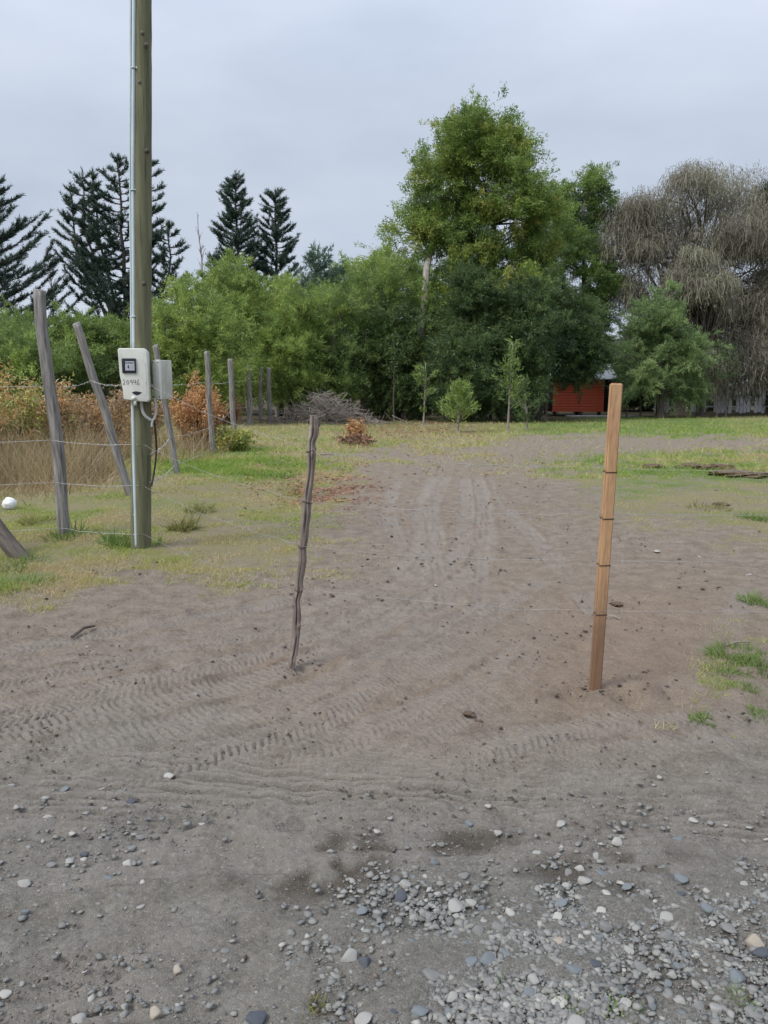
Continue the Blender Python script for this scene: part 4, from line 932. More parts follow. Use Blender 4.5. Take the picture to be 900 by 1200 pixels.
GW = [((447, 529, 549, 560), 'topmost'), ((521, 589, 602.5, 605), 'second from top'), ((569, 641, 657, 661), 'third from top'), ((626, 691, 716.5, 719), 'lowest')]
for q, (rows, nm) in enumerate(GW):
    p0 = at(168, rows[0], PY - .11)
    bx = np.interp(rows[1], [487, 529, 589, 641, 691, 780], [367, 366, 360, 355, 350, 341]); p1 = at(bx + 5, rows[1], BRANCH[1] - .035)
    sx_ = 697 + (808 - rows[2]) / 359 * 25.3; p2 = at(sx_, rows[2], STAKE[1] - .025); p3 = p2 + np.array([2.6, .25, .02])
    o = barbed([p0, p1, p2, p3], rad=.00095, sag=.04, barb=.13).build('barbed_wire', M['old_wire'])
    tag(o, f'{nm} of four thin barbed wires from the utility pole past both stakes', 'barbed wire', 'wires of the wire gate')

# ------------------------------------------------------------------ brambles, dry weeds, brush heap
def bramble(seed, px, basepy, toppy, wpx, label, leafmat='bramble', n=9000, tone=(.45, .22), L_=.075, W_=.042, canes=46, name='bramble_bush', cat='bush', group=None, depth=1.0):
    rng = np.random.default_rng(seed); b = G(px, basepy); Y = b[1] + .3; k = Y / FPX; Ht = at(px, toppy, Y)[2]; w = wpx * k
    root = empty(name, (at(px, HORY, Y)[0], Y, hz(b[0], Y)), label, cat, group); tb = MB(); lb = MB(); segs = []
    for q in range(canes):
        az = rng.uniform(0, 6.283); rr = rng.random() ** .6; e = np.array([math.cos(az) * w * rr, math.sin(az) * w * rr * depth, Ht * rng.choice([rng.uniform(.25, .85), rng.uniform(.6, 1.12)]) * (1 - .3 * rr)])
        s0 = e * np.array([rng.uniform(.3, .7), rng.uniform(.3, .7), 0]); s = np.linspace(0, 1, 6)[:, None]
        B = s0 + (e - s0) * s ** np.array([1.5, 1.5, .7]) + rng.normal(size=(6, 3)) * .03; B[:, 2] = np.maximum(B[:, 2], 0); tb.tube(B, np.linspace(.009, .004, 6), 4, cap=False); segs.append(B)
    S = np.array(segs); i = rng.integers(0, canes, n); u = rng.random(n) ** .8 * 4.999; j = u.astype(int); f = (u - j)[:, None]
    P = S[i, j] * (1 - f) + S[i, j + 1] * f + rng.normal(size=(n, 3)) * np.array([.10, .10, .10]) * (w / 1.2) ** .5; P[:, 2] = np.maximum(P[:, 2], .02)
    tn = np.clip(rng.normal(tone[0], tone[1], canes)[i] + rng.normal(0, .12, n), 0, 1)
    lb.leaves(P, unit(rng, n) + [0, 0, .1], L_ * rng.uniform(.6, 1.4, n), W_ * rng.uniform(.6, 1.4, n), tn, rng, .2)
    tb.build('stem', M['bark'], root); lb.build('foliage', M[leafmat], root); return root
bramble(1, 10, 548, 440, 62, 'bramble thicket with yellow and green leaves at the far left', tone=(.72, .2), n=10000)
bramble(2, 62, 546, 436, 46, 'bramble thicket behind the thick leaning post', tone=(.5, .2), n=9000)
bramble(3, 112, 540, 448, 44, 'brown and orange bramble thicket between the leaning post and pole', tone=(.38, .18), n=9000)
bramble(4, 155, 530, 452, 40, 'brown bramble thicket directly behind the meter pole', tone=(.35, .18), n=7000)
bramble(5, -60, 556, 436, 70, 'bramble thicket running out of the left edge', tone=(.6, .2), n=8000)
bramble(6, 232, 531, 440, 34, 'bright orange leaved bush right of the junction box', leafmat='orange_leaf', tone=(.52, .18), n=9000, canes=50)
bramble(7, 262, 500, 458, 22, 'rusty orange bush between the middle fence posts', leafmat='orange_leaf', tone=(.35, .15), n=5000)
bramble(8, 274, 532, 503, 28, 'low yellow flowering weed at the fence line', leafmat='yellow_leaf', tone=(.5, .25), n=3000, L_=.08, W_=.045, canes=46, name='yellow_weed', cat='weed')
bramble(9, 417, 521, 488, 15, 'small orange leaved bush in front of the dead brush heap', leafmat='orange_leaf', tone=(.6, .15), n=1300, canes=40, L_=.09)
bramble(10, 416, 523, 513, 22, 'brown tuft of dead leaves under the small orange bush', leafmat='litter', tone=(.3, .15), n=900, canes=14, L_=.12, W_=.05, name='dead_weed', cat='weed')

def brush_heap():
    rng = np.random.default_rng(8); c = G(378, 497); Y = c[1]; k = Y / FPX
    root = empty('brush_heap', (c[0], Y, 0), 'heap of bare dead grey branches at the end of the fence', 'brush heap'); mb = MB()
    for q in range(420):
        u = rng.normal() * 30 * k * 1.1; v = rng.normal() * 1.0; hmax = 1.35 * math.exp(-(u / (42 * k)) ** 2)
        p = np.array([u, v, rng.random() * hmax]); d = rng.normal(size=3) * [1, .7, .45]; d /= np.linalg.norm(d); l = rng.uniform(.5, 1.9)
        s = np.linspace(-.5, .5, 4)[:, None]; B = p + d * s * l + rng.normal(size=(4, 3)) * .07; B[:, 2] = np.maximum(B[:, 2], .02); mb.tube(B, np.linspace(.020, .008, 4) * rng.uniform(.5, 1.3), 3, cap=False)
    mb.build('branch', M['grey_twig'], root)['kind'] = 'stuff'
brush_heap()

# ------------------------------------------------------------------ grass, straw, leaf litter, gravel
def scatter_px(rng, n, x0, x1, y0, y1):
    px = rng.uniform(x0, x1, n); py = rng.uniform(y0, y1, n)
    u, v = (px - 450) / FPX, (600 - py) / FPX; dy = CP + v * SP; dz = -SP + v * CP; t = -HC / dz; return u * t, dy * t
def grass(name, seed, n, box, hr, wr, label, tone0=0.0, mname='grass', lean=.95, accept=None, hpow=1.0):
    rng = np.random.default_rng(seed); x, y = scatter_px(rng, n, *box); mk = masks(x, y)
    g = mk['grass'] * (1 - mk['red'] * .5) * (1 - mk['wood'] * .8) if accept is None else accept(mk, x, y, rng)
    cl = np.clip(.62 + 1.5 * fbm(x, y, .3, 3, 91) + .8 * fbm(x, y, 1.6, 2, 95), .036, 1); keep = rng.random(n) < g * cl
    x, y = x[keep], y[keep]; N = len(x); gr = mk['green'][keep]
    P = np.stack([x, y, height(x, y) - .01], 1); D = rng.normal(size=(N, 3)) * lean; D[:, 2] = 1
    sc = np.clip(y / 9, .75, 3.2) if box[3] > 0 else 1
    hh = rng.uniform(*hr, N) * np.clip(y / 12, .8, 1.7) * (.7 + .6 * cl[keep])
    tn = np.clip(.22 + .58 * gr + tone0 + rng.normal(0, .16, N) + .7 * fbm(x, y, .6, 3, 99), 0, 1)
    mb = MB(); mb.leaves(P, D, hh, np.clip(rng.uniform(*wr, N) * sc, .003, .03), tn, rng, .12)
    return tag(mb.build(name, M[mname]), label, kind='stuff')
grass('grass', 1, 230000, (-60, 480, 540, 720), (.025, .065), (.006, .011), 'short dull green grass on the verge round the pole')
grass('grass', 2, 110000, (-60, 960, 488, 560), (.05, .11), (.006, .010), 'short green grass of the field')
grass('grass', 3, 90000, (560, 980, 530, 870), (.02, .055), (.005, .009), 'thin grass at the right of the track')
def straw_ok(mk, x, y, rng):
    px, py = mk['px'], mk['py']; return np.clip(np.maximum(sstep(150, 110, px) * sstep(596, 560, py + (px - 60) * .12), 0) * sstep(500, 525, py) + ell(px, py, 195, 530, 70, 14) * .8, 0, 1)
def straw(seed, n, box, hr, label):
    rng = np.random.default_rng(seed); x, y = scatter_px(rng, n, *box); mk = masks(x, y); k_ = rng.random(n) < straw_ok(mk, x, y, rng); x, y = x[k_], y[k_]; N = len(x)
    D = rng.normal(size=(N, 3)) * .55; D[:, 2] = 1; mb = MB(); h_ = rng.uniform(*hr, N) * np.clip(.9 + 1.2 * fbm(x, y, .7, 2, 5), .35, 1.5) * sstep(9, 13, y) + .12
    mb.leaves(np.stack([x, y, height(x, y) - .02], 1), D, h_, rng.uniform(.007, .015, N), np.clip(rng.normal(.45, .22, N) + .5 * fbm(x, y, .6, 2, 8), 0, 1), rng, .12)
    tag(mb.build('dry_grass', M['straw']), label, kind='stuff')
straw(4, 34000, (-160, 260, 498, 600), (.25, 1.0), 'tall brown dry grass below the brambles')
def litter(seed, n, box, dens, label, name='leaf_litter', sz=(.03, .07)):
    rng = np.random.default_rng(seed); x, y = scatter_px(rng, n, *box); mk = masks(x, y); k_ = rng.random(n) < dens(mk); x, y = x[k_], y[k_]; N = len(x)
    D = rng.normal(size=(N, 3)); D[:, 2] = np.abs(D[:, 2]) * .25; mb = MB(); s = rng.uniform(*sz, N) * np.clip(y / 10, .5, 2.2)
    mb.leaves(np.stack([x, y, height(x, y) + .008], 1), D, s, s * .4, np.clip(rng.normal(.5, .25, N), 0, 1), rng, .2); tag(mb.build(name, M['litter']), label, kind='stuff')
litter(6, 26000, (280, 640, 490, 620), lambda m: m['red'] * .6 + .02, 'reddish brown fallen leaves and stubble')
litter(7, 9000, (-50, 950, 560, 900), lambda m: .02 + .13 * m['grass'] + .25 * ell(m['px'], m['py'], 850, 556, 90, 14) + .15 * ell(m['px'], m['py'], 390, 780, 80, 30) + .12 * ell(m['px'], m['py'], 560, 590, 70, 12), 'scattered dry bits on the dirt', sz=(.012, .035))

# individual weeds and tufts
def tuft(seed, px, py, wpx, hpx, n, label, m='weed', group='green weeds on the ground', name='grass_tuft', lean=1.1, cat='weed', flat=.6):
    rng = np.random.default_rng(seed); b = G(px, py); k = b[1] / FPX; w = wpx * k; z = hz(b[0], b[1])
    root = bpy.data.objects
    a = rng.uniform(0, 6.283, n); r = rng.random(n) ** .6 * w / 2; x = np.cos(a) * r; y = np.sin(a) * r * 1.5
    P = np.stack([x, y, height(x + b[0], y + b[1]) - z - .005], 1); D = np.stack([np.cos(a) * lean * r / (w / 2), np.sin(a) * lean * r / (w / 2), np.ones(n) * .9], 1) + rng.normal(size=(n, 3)) * .6
    D[:, 2] = np.abs(D[:, 2]) + .05; mb = MB(); cl = np.clip(.8 + 2.2 * fbm(x, y, w * .3, 2, seed), .25, 1.5); mb.leaves(P, D, hpx * k * rng.uniform(.35, 1.3, n) * cl, np.clip(hpx * k * .10 * rng.uniform(.6, 1.4, n), .004, .03), np.clip(rng.normal(.5, .22, n), 0, 1), rng, .15)
    o = mb.build(name, M[m]); o.location = (b[0], b[1], z); return tag(o, label, cat, group)
TU = [(142, 640, 44, 15, 420, 'bright green weed at the left foot of the utility pole', 'weed'), (182, 638, 20, 12, 160, 'small green weed at the right foot of the utility pole', 'weed'),
      (80, 634, 46, 14, 320, 'green weed round the foot of the thick leaning post', 'weed'), (214, 622, 28, 18, 240, 'upright yellowish tuft right of the utility pole', 'dry_weed'), (235, 601, 36, 12, 220, 'low olive tuft behind the pole', 'dry_weed'),
      (874, 772, 78, 13, 1100, 'largest bright green grass patch at the right edge', 'weed'), (876, 806, 34, 9, 300, 'small green tuft just below the largest grass patch', 'weed'), (888, 702, 44, 11, 420, 'green tuft at the right edge above the largest grass patch', 'weed'),
      (826, 844, 34, 7, 420, 'low sparse green weed left of the right edge grass patch', 'weed'), (886, 611, 40, 9, 420, 'flat dark green patch at the right edge of the field', 'weed'), (828, 597, 46, 10, 260, 'low olive tuft in the thin turf right of the timber stake', 'dry_weed'),
      (20, 690, 80, 10, 700, 'grass patch at the left edge below the leaning log', 'weed'), (25, 665, 60, 12, 360, 'grass at the foot of the leaning log', 'weed'), (420, 524, 50, 7, 240, 'low yellowish tuft by the dead brush', 'dry_weed'), (430, 521, 12, 6, 90, 'dark brown clump of dead weed near the brush heap', 'dry_weed'),
      (848, 786, 40, 9, 360, 'green weed creeping left of the largest grass patch', 'weed'), (890, 838, 44, 9, 380, 'green weed at the right edge below the largest grass patch', 'weed'),
      (366, 1188, 46, 14, 260, 'dry olive tuft among the foreground gravel', 'dry_weed'), (582, 1146, 13, 14, 60, 'tiny upright weed in the middle of the gravel', 'weed'), (664, 1182, 26, 18, 110, 'small weed in the gravel near the bottom edge', 'weed'), (866, 1176, 24, 18, 110, 'small weed in the gravel at lower right', 'weed'), (735, 1196, 50, 14, 160, 'low weed on the bottom edge of the gravel', 'weed'),
      (325, 560, 40, 9, 200, 'green tuft left of the branch stake', 'weed'), (45, 615, 40, 12, 260, 'pale green tuft left of the thick post', 'dry_weed')]
for i, t_ in enumerate(TU): tuft(500 + i, *t_[:5], t_[5], t_[6])

# uprooted clods at the right
def clod(seed, px, py, wpx, label):
    rng = np.random.default_rng(seed); b = G(px, py); k = b[1] / FPX; w = wpx * k
    root = empty('turf_clod', (b[0], b[1], hz(b[0], b[1])), label, 'clod', 'uprooted clods in the right field')
    bm = bmesh.new(); bmesh.ops.create_icosphere(bm, subdivisions=4, radius=1)
    for v in bm.verts:
        c = v.co; f = 1 + .7 * float(fbm(np.array([c.x * 2 + seed]), np.array([c.y * 2 + c.z]), .6, 4, seed)[0]); v.co = Vector((c.x * w / 2 * f, c.y * w * .5 * f, c.z * min(w * .16, .06) * f + .01))
    bm_obj('soil', bm, rough_mat('clod_soil', [(.3, (.06, .042, .030)), (.7, (.15, .105, .075))], 14, bump=.6), root, True)
    if wpx < 20: return
    n = 90; a = rng.uniform(0, 6.283, n); r = rng.random(n) ** .5 * w / 2; mb = MB(); P = np.stack([np.cos(a) * r, np.sin(a) * r, .02 + 0 * a], 1); mb.leaves(P, rng.normal(size=(n, 3)) + [0, 0, .6], np.clip(w * rng.uniform(.08, .3, n), .02, .14), .008, rng.random(n), rng); mb.build('roots', M['litter'], root)
for i, c in enumerate([(868, 556, 62, 'dark uprooted turf clod, largest one at the right edge'), (815, 548, 40, 'dark uprooted clod left of the largest one'), (765, 548, 22, 'small dark clod just right of the timber stake'), (845, 592, 18, 'small brown clod in the thin turf below the largest one'),
                       (722, 708, 13, 'small dark clod of soil right of the timber stake'), (550, 838, 13, 'dark crumbly clod in the middle of the dirt track'), (560, 846, 9, 'smaller dark crumb of soil touching the clod in mid track'), (845, 548, 30, 'brown clod between the two big uprooted clods'), (434, 517, 14, 'dark clod near the small orange bush')]):
    clod(40 + i, *c)

# twig, bag
def small_things():
    mb = MB(); a = G(84, 747); b = G(111, 735); a[2] = hz(*a[:2]) + .012; b[2] = hz(*b[:2]) + .02; m_ = (a * .55 + b * .45) + [0.01, 0, .025]
    e = a * .7 + b * .3 + np.array([.03, .05, .03]); mb.tube(np.array([a, m_, b]), [.010, .009, .006], 6); mb.tube(np.array([a * .6 + b * .4 + [0, 0, .02], e]), [.005, .003], 5)
    tag(mb.build('dead_twig', M['dark_wood'], None, True), 'short dark dead twig lying on the dirt below the pole', 'twig')
    for (p, q, r, lab) in (((728, 726), (712, 723), .006, 'tiny dark stick in the dirt right of the timber stake'), ((878, 752), (850, 756), .006, 'pale stick lying beside the right edge grass patch'), ((396, 534), (365, 534), .02, 'thin dark stick lying behind the branch stake')):
        a = G(*p); b = G(*q); a[2] = hz(*a[:2]) + .01; b[2] = hz(*b[:2]) + .012; mb = MB(); mb.tube(np.array([a, (a + b) / 2 + [0, .01, .008], b]), [r, r * .9, r * .6], 6); tag(mb.build('dead_twig', M['grey_twig'], None, True), lab, 'twig')
    c = G(12, 601); w = 8 * c[1] / FPX; bm = bmesh.new(); bmesh.ops.create_icosphere(bm, subdivisions=4, radius=1)
    for v in bm.verts:
        q = v.co; f = 1 + .16 * float(fbm(np.array([q.x * 1.5]), np.array([q.y + q.z * 1.5]), .7, 3, 4)[0]); v.co = Vector((q.x * w * f, q.y * w * f, q.z * w * .95 * f + w * .8))
    o = bm_obj('plastic_bag', bm, rough_mat('white_plastic', [(.3, (.60, .60, .60)), (.7, (.76, .76, .76))], 7, bump=.3, rough=.5), None, True); o.location = (c[0], c[1], hz(c[0], c[1])); tag(o, 'crumpled white plastic bag lying in the grass at the left edge', 'bag')
small_things()

# ------------------------------------------------------------------ stones and gravel
def stone_colour(name, stops): return rough_mat(name, stops, 16, bump=.25, bdist=.004, rough=.8, spec=.25)
SM = {'pale': stone_colour('pale_stone', [(.3, (.20, .195, .18)), (.7, (.30, .29, .27))]), 'white': stone_colour('white_stone', [(.3, (.26, .25, .228)), (.7, (.36, .345, .315))]),
      'grey': stone_colour('grey_stone', [(.3, (.12, .118, .112)), (.7, (.20, .197, .188))]), 'bluish': stone_colour('bluish_stone', [(.3, (.10, .112, .120)), (.7, (.165, .178, .186))]),
      'slate': stone_colour('slate_stone', [(.3, (.045, .050, .060)), (.7, (.085, .093, .105))]), 'tan': stone_colour('tan_stone', [(.3, (.235, .200, .160)), (.7, (.33, .285, .235))])}
SV = {}
for vi in range(7):
    rng = np.random.default_rng(900 + vi); bm = bmesh.new(); bmesh.ops.create_icosphere(bm, subdivisions=3, radius=1)
    pl = [(unit(rng, 1)[0], rng.uniform(.42, .80)) for _ in range(13)]
    for v in bm.verts:
        c = np.array(v.co)
        for nrm, dd in pl:
            e = c @ nrm - dd
            if e > 0: c = c - nrm * e * .85                          # worn facets
        c = c * (1 + .10 * rng.normal() * .15)
        v.co = Vector(c)
    me0 = bpy.data.meshes.new('stone'); bm.to_mesh(me0); bm.free()
    for p_ in me0.polygons: p_.use_smooth = True
    for mk_, mm in SM.items():
        me = me0.copy(); me.materials.append(mm); SV[(vi, mk_)] = me
srng = np.random.default_rng(77); taken = []
def stone(px, py, wpx, hpx, colour, label, sunk=.3):
    b = G(px, py + hpx * .3); k = math.hypot(b[1], HC) / FPX; w = wpx * k / 2; d = w * srng.uniform(.7, 1.0); hh = max(w * .38, min(w * .85, hpx * k * .42))
    o = bpy.data.objects.new('stone', SV[(int(srng.integers(0, 7)), colour)]); o.scale = (w * 1.08, d * 1.08, hh * 1.1); o.rotation_euler = (srng.normal() * .12, srng.normal() * .12, srng.normal() * .35)
    o.location = (b[0], b[1], hz(b[0], b[1]) + hh * (1 - 2 * sunk) + .002); COL.objects.link(o); taken.append((px, py, max(wpx, hpx)))
    return tag(o, label, 'stone', 'stones scattered over the gravel')
NAMED = [(409, 1117, 20, 15, 'pale', 'smooth pale oval stone touching a dark bluish stone'), (428, 1121, 17, 14, 'slate', 'dark bluish stone touching the smooth pale oval one'), (469, 1045, 16, 17, 'slate', 'dark rounded slate stone at the left end of the gravel patch'),
         (424, 1062, 14, 11, 'bluish', 'blocky bluish stone left of the gravel patch'), (184, 1183, 18, 17, 'tan', 'rounded tan stone at the bottom left'), (209, 1133, 14, 13, 'tan', 'angular tan stone above the rounded tan one'), (93, 1191, 18, 9, 'pale', 'flat pale stone left of the rounded tan one'),
         (5, 1163, 14, 8, 'white', 'white stone at the lower left edge'), (198, 909, 13, 11, 'white', 'cream white stone alone on the smooth dirt at left'), (884, 1103, 22, 19, 'tan', 'large tan rounded stone at the lower right edge'), (892, 1119, 20, 14, 'slate', 'dark slate stone under the large tan stone'),
         (300, 1190, 24, 15, 'slate', 'dark flat stone at the bottom edge left of the dry tuft'), (794, 988, 15, 13, 'bluish', 'bluish rounded stone alone at the upper right of the gravel'), (798, 1032, 20, 10, 'bluish', 'wide bluish stone below the lone bluish rounded one'),
         (722, 990, 16, 9, 'white', 'cream stone on the damp patch at upper right of the gravel'), (572, 943, 9, 7, 'white', 'small white stone alone in the middle of the track'), (657, 966, 12, 7, 'pale', 'pale flat stone on the smooth dirt right of centre'), (812, 966, 12, 6, 'white', 'flat white stone high at the right of the gravel'),
         (150, 1007, 14, 10, 'white', 'brightest white stone of the left gravel patch'), (27, 1031, 16, 10, 'pale', 'pale stone near the left edge')]
for s in NAMED: stone(*s)
PLAIN = [(699, 1004, 10, 12, 'pale'), (441, 971, 9, 7, 'white'), (170, 994, 10, 6, 'pale'), (168, 1031, 9, 7, 'white'), (165, 1061, 11, 8, 'pale'), (12, 922, 11, 10, 'pale'), (680, 1019, 13, 9, 'white'), (704, 1026, 14, 11, 'bluish'), (710, 1048, 13, 8, 'white'), (704, 1068, 13, 8, 'white'),
         (653, 1074, 12, 9, 'white'), (598, 1068, 14, 8, 'white'), (560, 1088, 14, 12, 'grey'), (535, 1059, 24, 9, 'pale'), (552, 1055, 15, 10, 'pale'), (565, 1062, 11, 10, 'bluish'), (583, 1085, 15, 12, 'grey'), (485, 1070, 12, 9, 'pale'), (404, 1080, 12, 6, 'white'), (485, 1148, 18, 9, 'white'),
         (530, 1163, 14, 12, 'pale'), (562, 1166, 11, 9, 'white'), (550, 1123, 18, 10, 'bluish'), (571, 1121, 20, 9, 'bluish'), (505, 1138, 22, 12, 'grey'), (492, 1180, 20, 14, 'bluish'), (425, 1190, 22, 9, 'pale'), (780, 1078, 18, 7, 'pale'), (780, 1097, 18, 10, 'grey'), (816, 1156, 14, 9, 'pale'),
         (864, 1146, 20, 14, 'bluish'), (840, 1184, 18, 10, 'pale'), (828, 1066, 18, 11, 'bluish'), (853, 1091, 20, 9, 'grey'), (698, 1133, 16, 9, 'slate'), (675, 1197, 22, 12, 'pale'), (625, 1147, 14, 13, 'pale'), (545, 1102, 13, 8, 'bluish'), (760, 1070, 14, 7, 'grey'), (792, 1066, 13, 10, 'pale'), (871, 1040, 12, 7, 'pale'), (849, 1032, 10, 6, 'white'),
         (55, 957, 13, 6, 'pale'), (110, 931, 8, 5, 'white'), (122, 947, 8, 6, 'pale'), (85, 975, 10, 6, 'white'), (236, 963, 8, 6, 'white'), (265, 940, 8, 6, 'grey'), (20, 945, 9, 7, 'pale'), (60, 1010, 12, 7, 'grey'), (125, 1026, 13, 9, 'bluish'), (770, 646, 9, 3, 'white'), (820, 651, 6, 3, 'white'), (878, 672, 9, 3, 'pale'), (102, 758, 5, 4, 'white'), (230, 815, 7, 5, 'pale'), (228, 800, 5, 4, 'white'), (217, 668, 5, 4, 'white'), (511, 686, 6, 3, 'white')]
WORD = {'pale': 'pale grey', 'white': 'whitish', 'grey': 'mid grey', 'bluish': 'bluish grey', 'slate': 'dark slate', 'tan': 'tan'}
LAND = [(n[0], n[1], l) for n, l in zip(NAMED, ('the smooth pale oval stone', None, 'the rounded slate stone', 'the blocky bluish stone', 'the rounded tan stone', 'the angular tan stone', None, 'the left edge white stone', 'the cream white stone',
        'the large tan stone', None, 'the bottom dark flat stone', 'the lone bluish rounded stone', 'the wide bluish stone', 'the cream damp patch stone', 'the lone white track stone', 'the pale flat track stone', None, 'the brightest white stone', 'the left edge pale stone')) if l]
LAND += [(366, 1188, 'the dry tuft in the gravel'), (582, 1146, 'the tiny upright weed'), (664, 1182, 'the bottom gravel weed'), (866, 1176, 'the lower right weed'), (345, 1006, 'the dark damp patch'), (878, 775, 'the largest grass patch'), (142, 640, 'the foot of the utility pole'), (341, 780, 'the foot of the branch stake'), (697, 808, 'the foot of the timber stake')]
AUTO = []
def auto_label(o, px, py, wpx, col):
    _, lx, ly, nm = min((math.hypot(px - a, (py - b) * 1.4), a, b, c) for a, b, c in LAND)
    dx, dy = px - lx, (py - ly) * 1.4; side = ('right of' if dx > 0 else 'left of') if abs(dx) > abs(dy) else ('below' if dy > 0 else 'above')
    AUTO.append((o, f"{'larger' if wpx > 11.5 else 'small'} {WORD[col]} stone", f'{side} {nm}', math.hypot(dx, dy)))
for s_ in PLAIN: auto_label(stone(*s_, 'stone'), s_[0], s_[1], s_[2], s_[4])
tries = 0; made = 0
while made < 230 and tries < 20000:
    tries += 1; px = srng.uniform(-30, 930); py = srng.uniform(880, 1215); x_, y_, _ = G(px, py); g = float(masks(np.array([x_]), np.array([y_]))['gravel'][0])
    if srng.random() > (g * 1.1) ** 2.2: continue
    w = 6.0 + 14 * srng.random() ** 2.6 * (py / 1150) ** 2
    if any(abs(px - a) < (w + c) * .5 and abs(py - b) < (w + c) * .35 for a, b, c in taken): continue
    col = srng.choice(['pale', 'white', 'grey', 'bluish', 'slate', 'tan'], p=[.26, .05, .38, .26, .04, .01]); auto_label(stone(px, py, w, w * srng.uniform(.5, .85), col, 'stone', sunk=srng.uniform(.34, .52)), px, py, w, col); made += 1
for o, a, b, d in AUTO:
    same = sorted(q[3] for q in AUTO if q[1:3] == (a, b)); i = same.index(d)
    o['label'] = f'{a} {b}' if len(same) == 1 else (f'{a} {b}, the {("nearer", "farther")[i]} of two' if len(same) == 2 else f'{a} {b}, the {("nearest", "middle", "farthest")[i]} of three' if len(same) == 3 else f'{a} {b}, one of several alike')
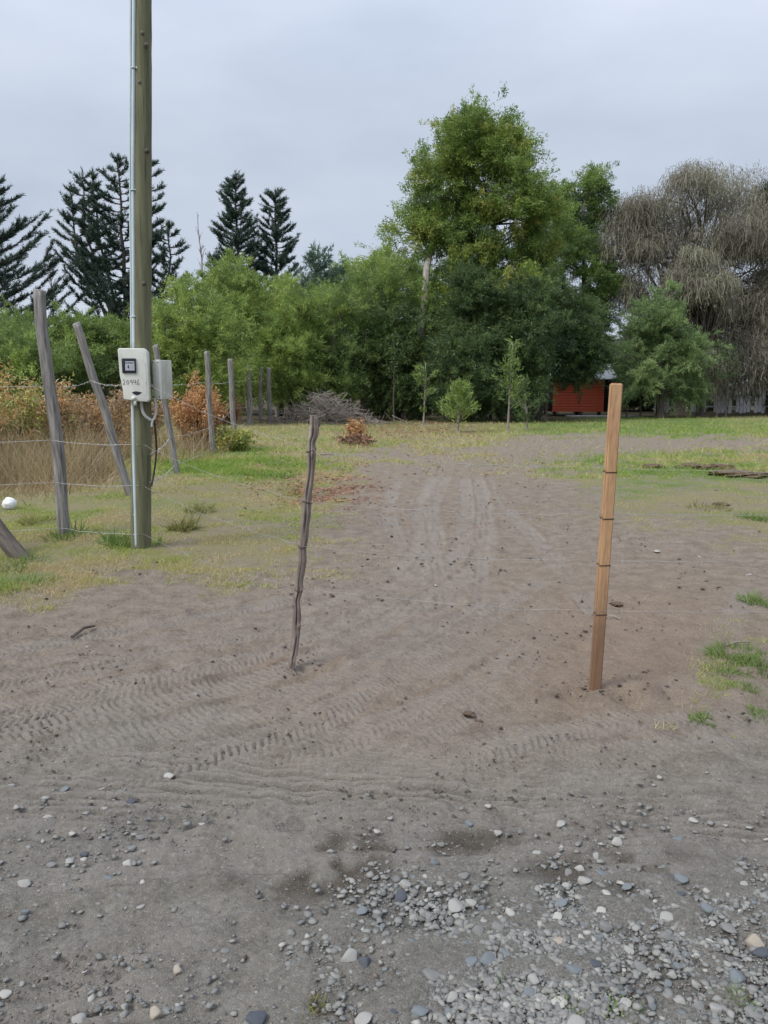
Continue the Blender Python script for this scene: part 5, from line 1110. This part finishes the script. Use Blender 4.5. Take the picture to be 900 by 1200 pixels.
def gravel():
    rng = np.random.default_rng(31); n = 110000; x, y = scatter_px(rng, n, -60, 960, 850, 1290); g = masks(x, y)['gravel']; cl = np.clip(.55 + 1.1 * fbm(x, y, .16, 2, 51) + .6 * fbm(x, y, .5, 2, 53), .06, 1)
    k_ = rng.random(n) < np.clip(g ** 1.5 * cl * .80, 0, 1); x, y = x[k_], y[k_]; N = len(x)
    phi = (1 + 5 ** .5) / 2; I = np.array([(-1, phi, 0), (1, phi, 0), (-1, -phi, 0), (1, -phi, 0), (0, -1, phi), (0, 1, phi), (0, -1, -phi), (0, 1, -phi), (phi, 0, -1), (phi, 0, 1), (-phi, 0, -1), (-phi, 0, 1)], float); I /= np.linalg.norm(I[0])
    Ft = np.array([(0, 11, 5), (0, 5, 1), (0, 1, 7), (0, 7, 10), (0, 10, 11), (1, 5, 9), (5, 11, 4), (11, 10, 2), (10, 7, 6), (7, 1, 8), (3, 9, 4), (3, 4, 2), (3, 2, 6), (3, 6, 8), (3, 8, 9), (4, 9, 5), (2, 4, 11), (6, 2, 10), (8, 6, 7), (9, 8, 1)])
    O = np.array([(1, 0, 0), (-1, 0, 0), (0, 1, 0), (0, -1, 0), (0, 0, 1), (0, 0, -1)], float) * 1.1; Fo = np.array([(0, 2, 4), (2, 1, 4), (1, 3, 4), (3, 0, 4), (2, 0, 5), (1, 2, 5), (3, 1, 5), (0, 3, 5)])
    r = .0022 + .0085 * rng.random(N) ** 3.2; mb = MB(); tone = np.clip(rng.normal(.5, .22, N), 0, 1)
    for S_, Fs_, sel in ((I, Ft, r > .0062), (O, Fo, r <= .0062)):
        n = int(sel.sum()); k = len(S_); rr_ = r[sel]
        V = S_[None] * (1 + .33 * rng.normal(size=(n, k, 1))) * np.stack([rr_ * rng.uniform(.8, 1.6, n), rr_ * rng.uniform(.8, 1.3, n), rr_ * rng.uniform(.28, .6, n)], 1)[:, None]
        a = rng.uniform(0, 6.283, n); ca, sa = np.cos(a)[:, None], np.sin(a)[:, None]; V = np.stack([V[..., 0] * ca - V[..., 1] * sa, V[..., 0] * sa + V[..., 1] * ca, V[..., 2]], -1)
        V += np.stack([x[sel], y[sel], height(x[sel], y[sel]) + rr_ * .15 + .003], 1)[:, None]
        mb.add(V.reshape(-1, 3), (np.arange(n)[:, None, None] * k + Fs_[None]).reshape(-1, 3), np.repeat(tone[sel], k))
    m, t, b, o = mat('gravel_chip')
    rr = ramp(t, [(.0, (.080, .079, .074)), (.3, (.135, .134, .126)), (.6, (.178, .174, .160)), (.9, (.225, .218, .198)), (1, (.30, .287, .26))]); t.links.new(attr(t, 'tone'), rr.inputs[0]); t.links.new(rr.outputs[0], b.inputs['Base Color']); b.inputs['Roughness'].default_value = .85
    tag(mb.build('gravel', m), 'fine loose grey gravel in the foreground', kind='stuff')
gravel()

def crumbs():
    rng = np.random.default_rng(57); n = 26000; x, y = scatter_px(rng, n, -60, 960, 545, 1280); mk = masks(x, y); cl = np.clip(.15 + 2.2 * fbm(x, y, .4, 2, 151), .03, 1) + 3.0 * np.exp(-((x - STAKE[0]) ** 2 + (y - STAKE[1]) ** 2) / .035) + 2.2 * np.exp(-((x - BRANCH[0]) ** 2 + (y - BRANCH[1]) ** 2) / .02)
    k_ = rng.random(n) < (1 - mk['grass']) * cl * .55; x, y = x[k_], y[k_]; N = len(x)
    O = np.array([(1, 0, 0), (-1, 0, 0), (0, 1, 0), (0, -1, 0), (0, 0, 1), (0, 0, -1)], float); Ft = np.array([(0, 2, 4), (2, 1, 4), (1, 3, 4), (3, 0, 4), (2, 0, 5), (1, 2, 5), (3, 1, 5), (0, 3, 5)])
    r = (.003 + .009 * rng.random(N) ** 3) * np.clip(y / 4, .6, 1.6); V = O[None] * (1 + .3 * rng.normal(size=(N, 6, 1))) * np.stack([r * rng.uniform(.7, 1.6, N), r, r * .6], 1)[:, None]
    a = rng.uniform(0, 6.283, N); ca, sa = np.cos(a)[:, None], np.sin(a)[:, None]; V = np.stack([V[..., 0] * ca - V[..., 1] * sa, V[..., 0] * sa + V[..., 1] * ca, V[..., 2]], -1)
    V += np.stack([x, y, height(x, y) + r * .3 + .003], 1)[:, None]; F = (np.arange(N)[:, None, None] * 6 + Ft[None]).reshape(-1, 3); mb = MB(); mb.add(V.reshape(-1, 3), F, np.repeat(rng.random(N), 6))
    m, t, b, o = mat('soil_crumb'); rr = ramp(t, [(.0, (.040, .028, .020)), (.5, (.085, .066, .055)), (1, (.15, .122, .105))]); t.links.new(attr(t, 'tone'), rr.inputs[0]); t.links.new(rr.outputs[0], b.inputs['Base Color']); b.inputs['Roughness'].default_value = .95
    tag(mb.build('soil_crumbs', m), 'small loose crumbs of soil on the dirt track', kind='stuff')
crumbs()
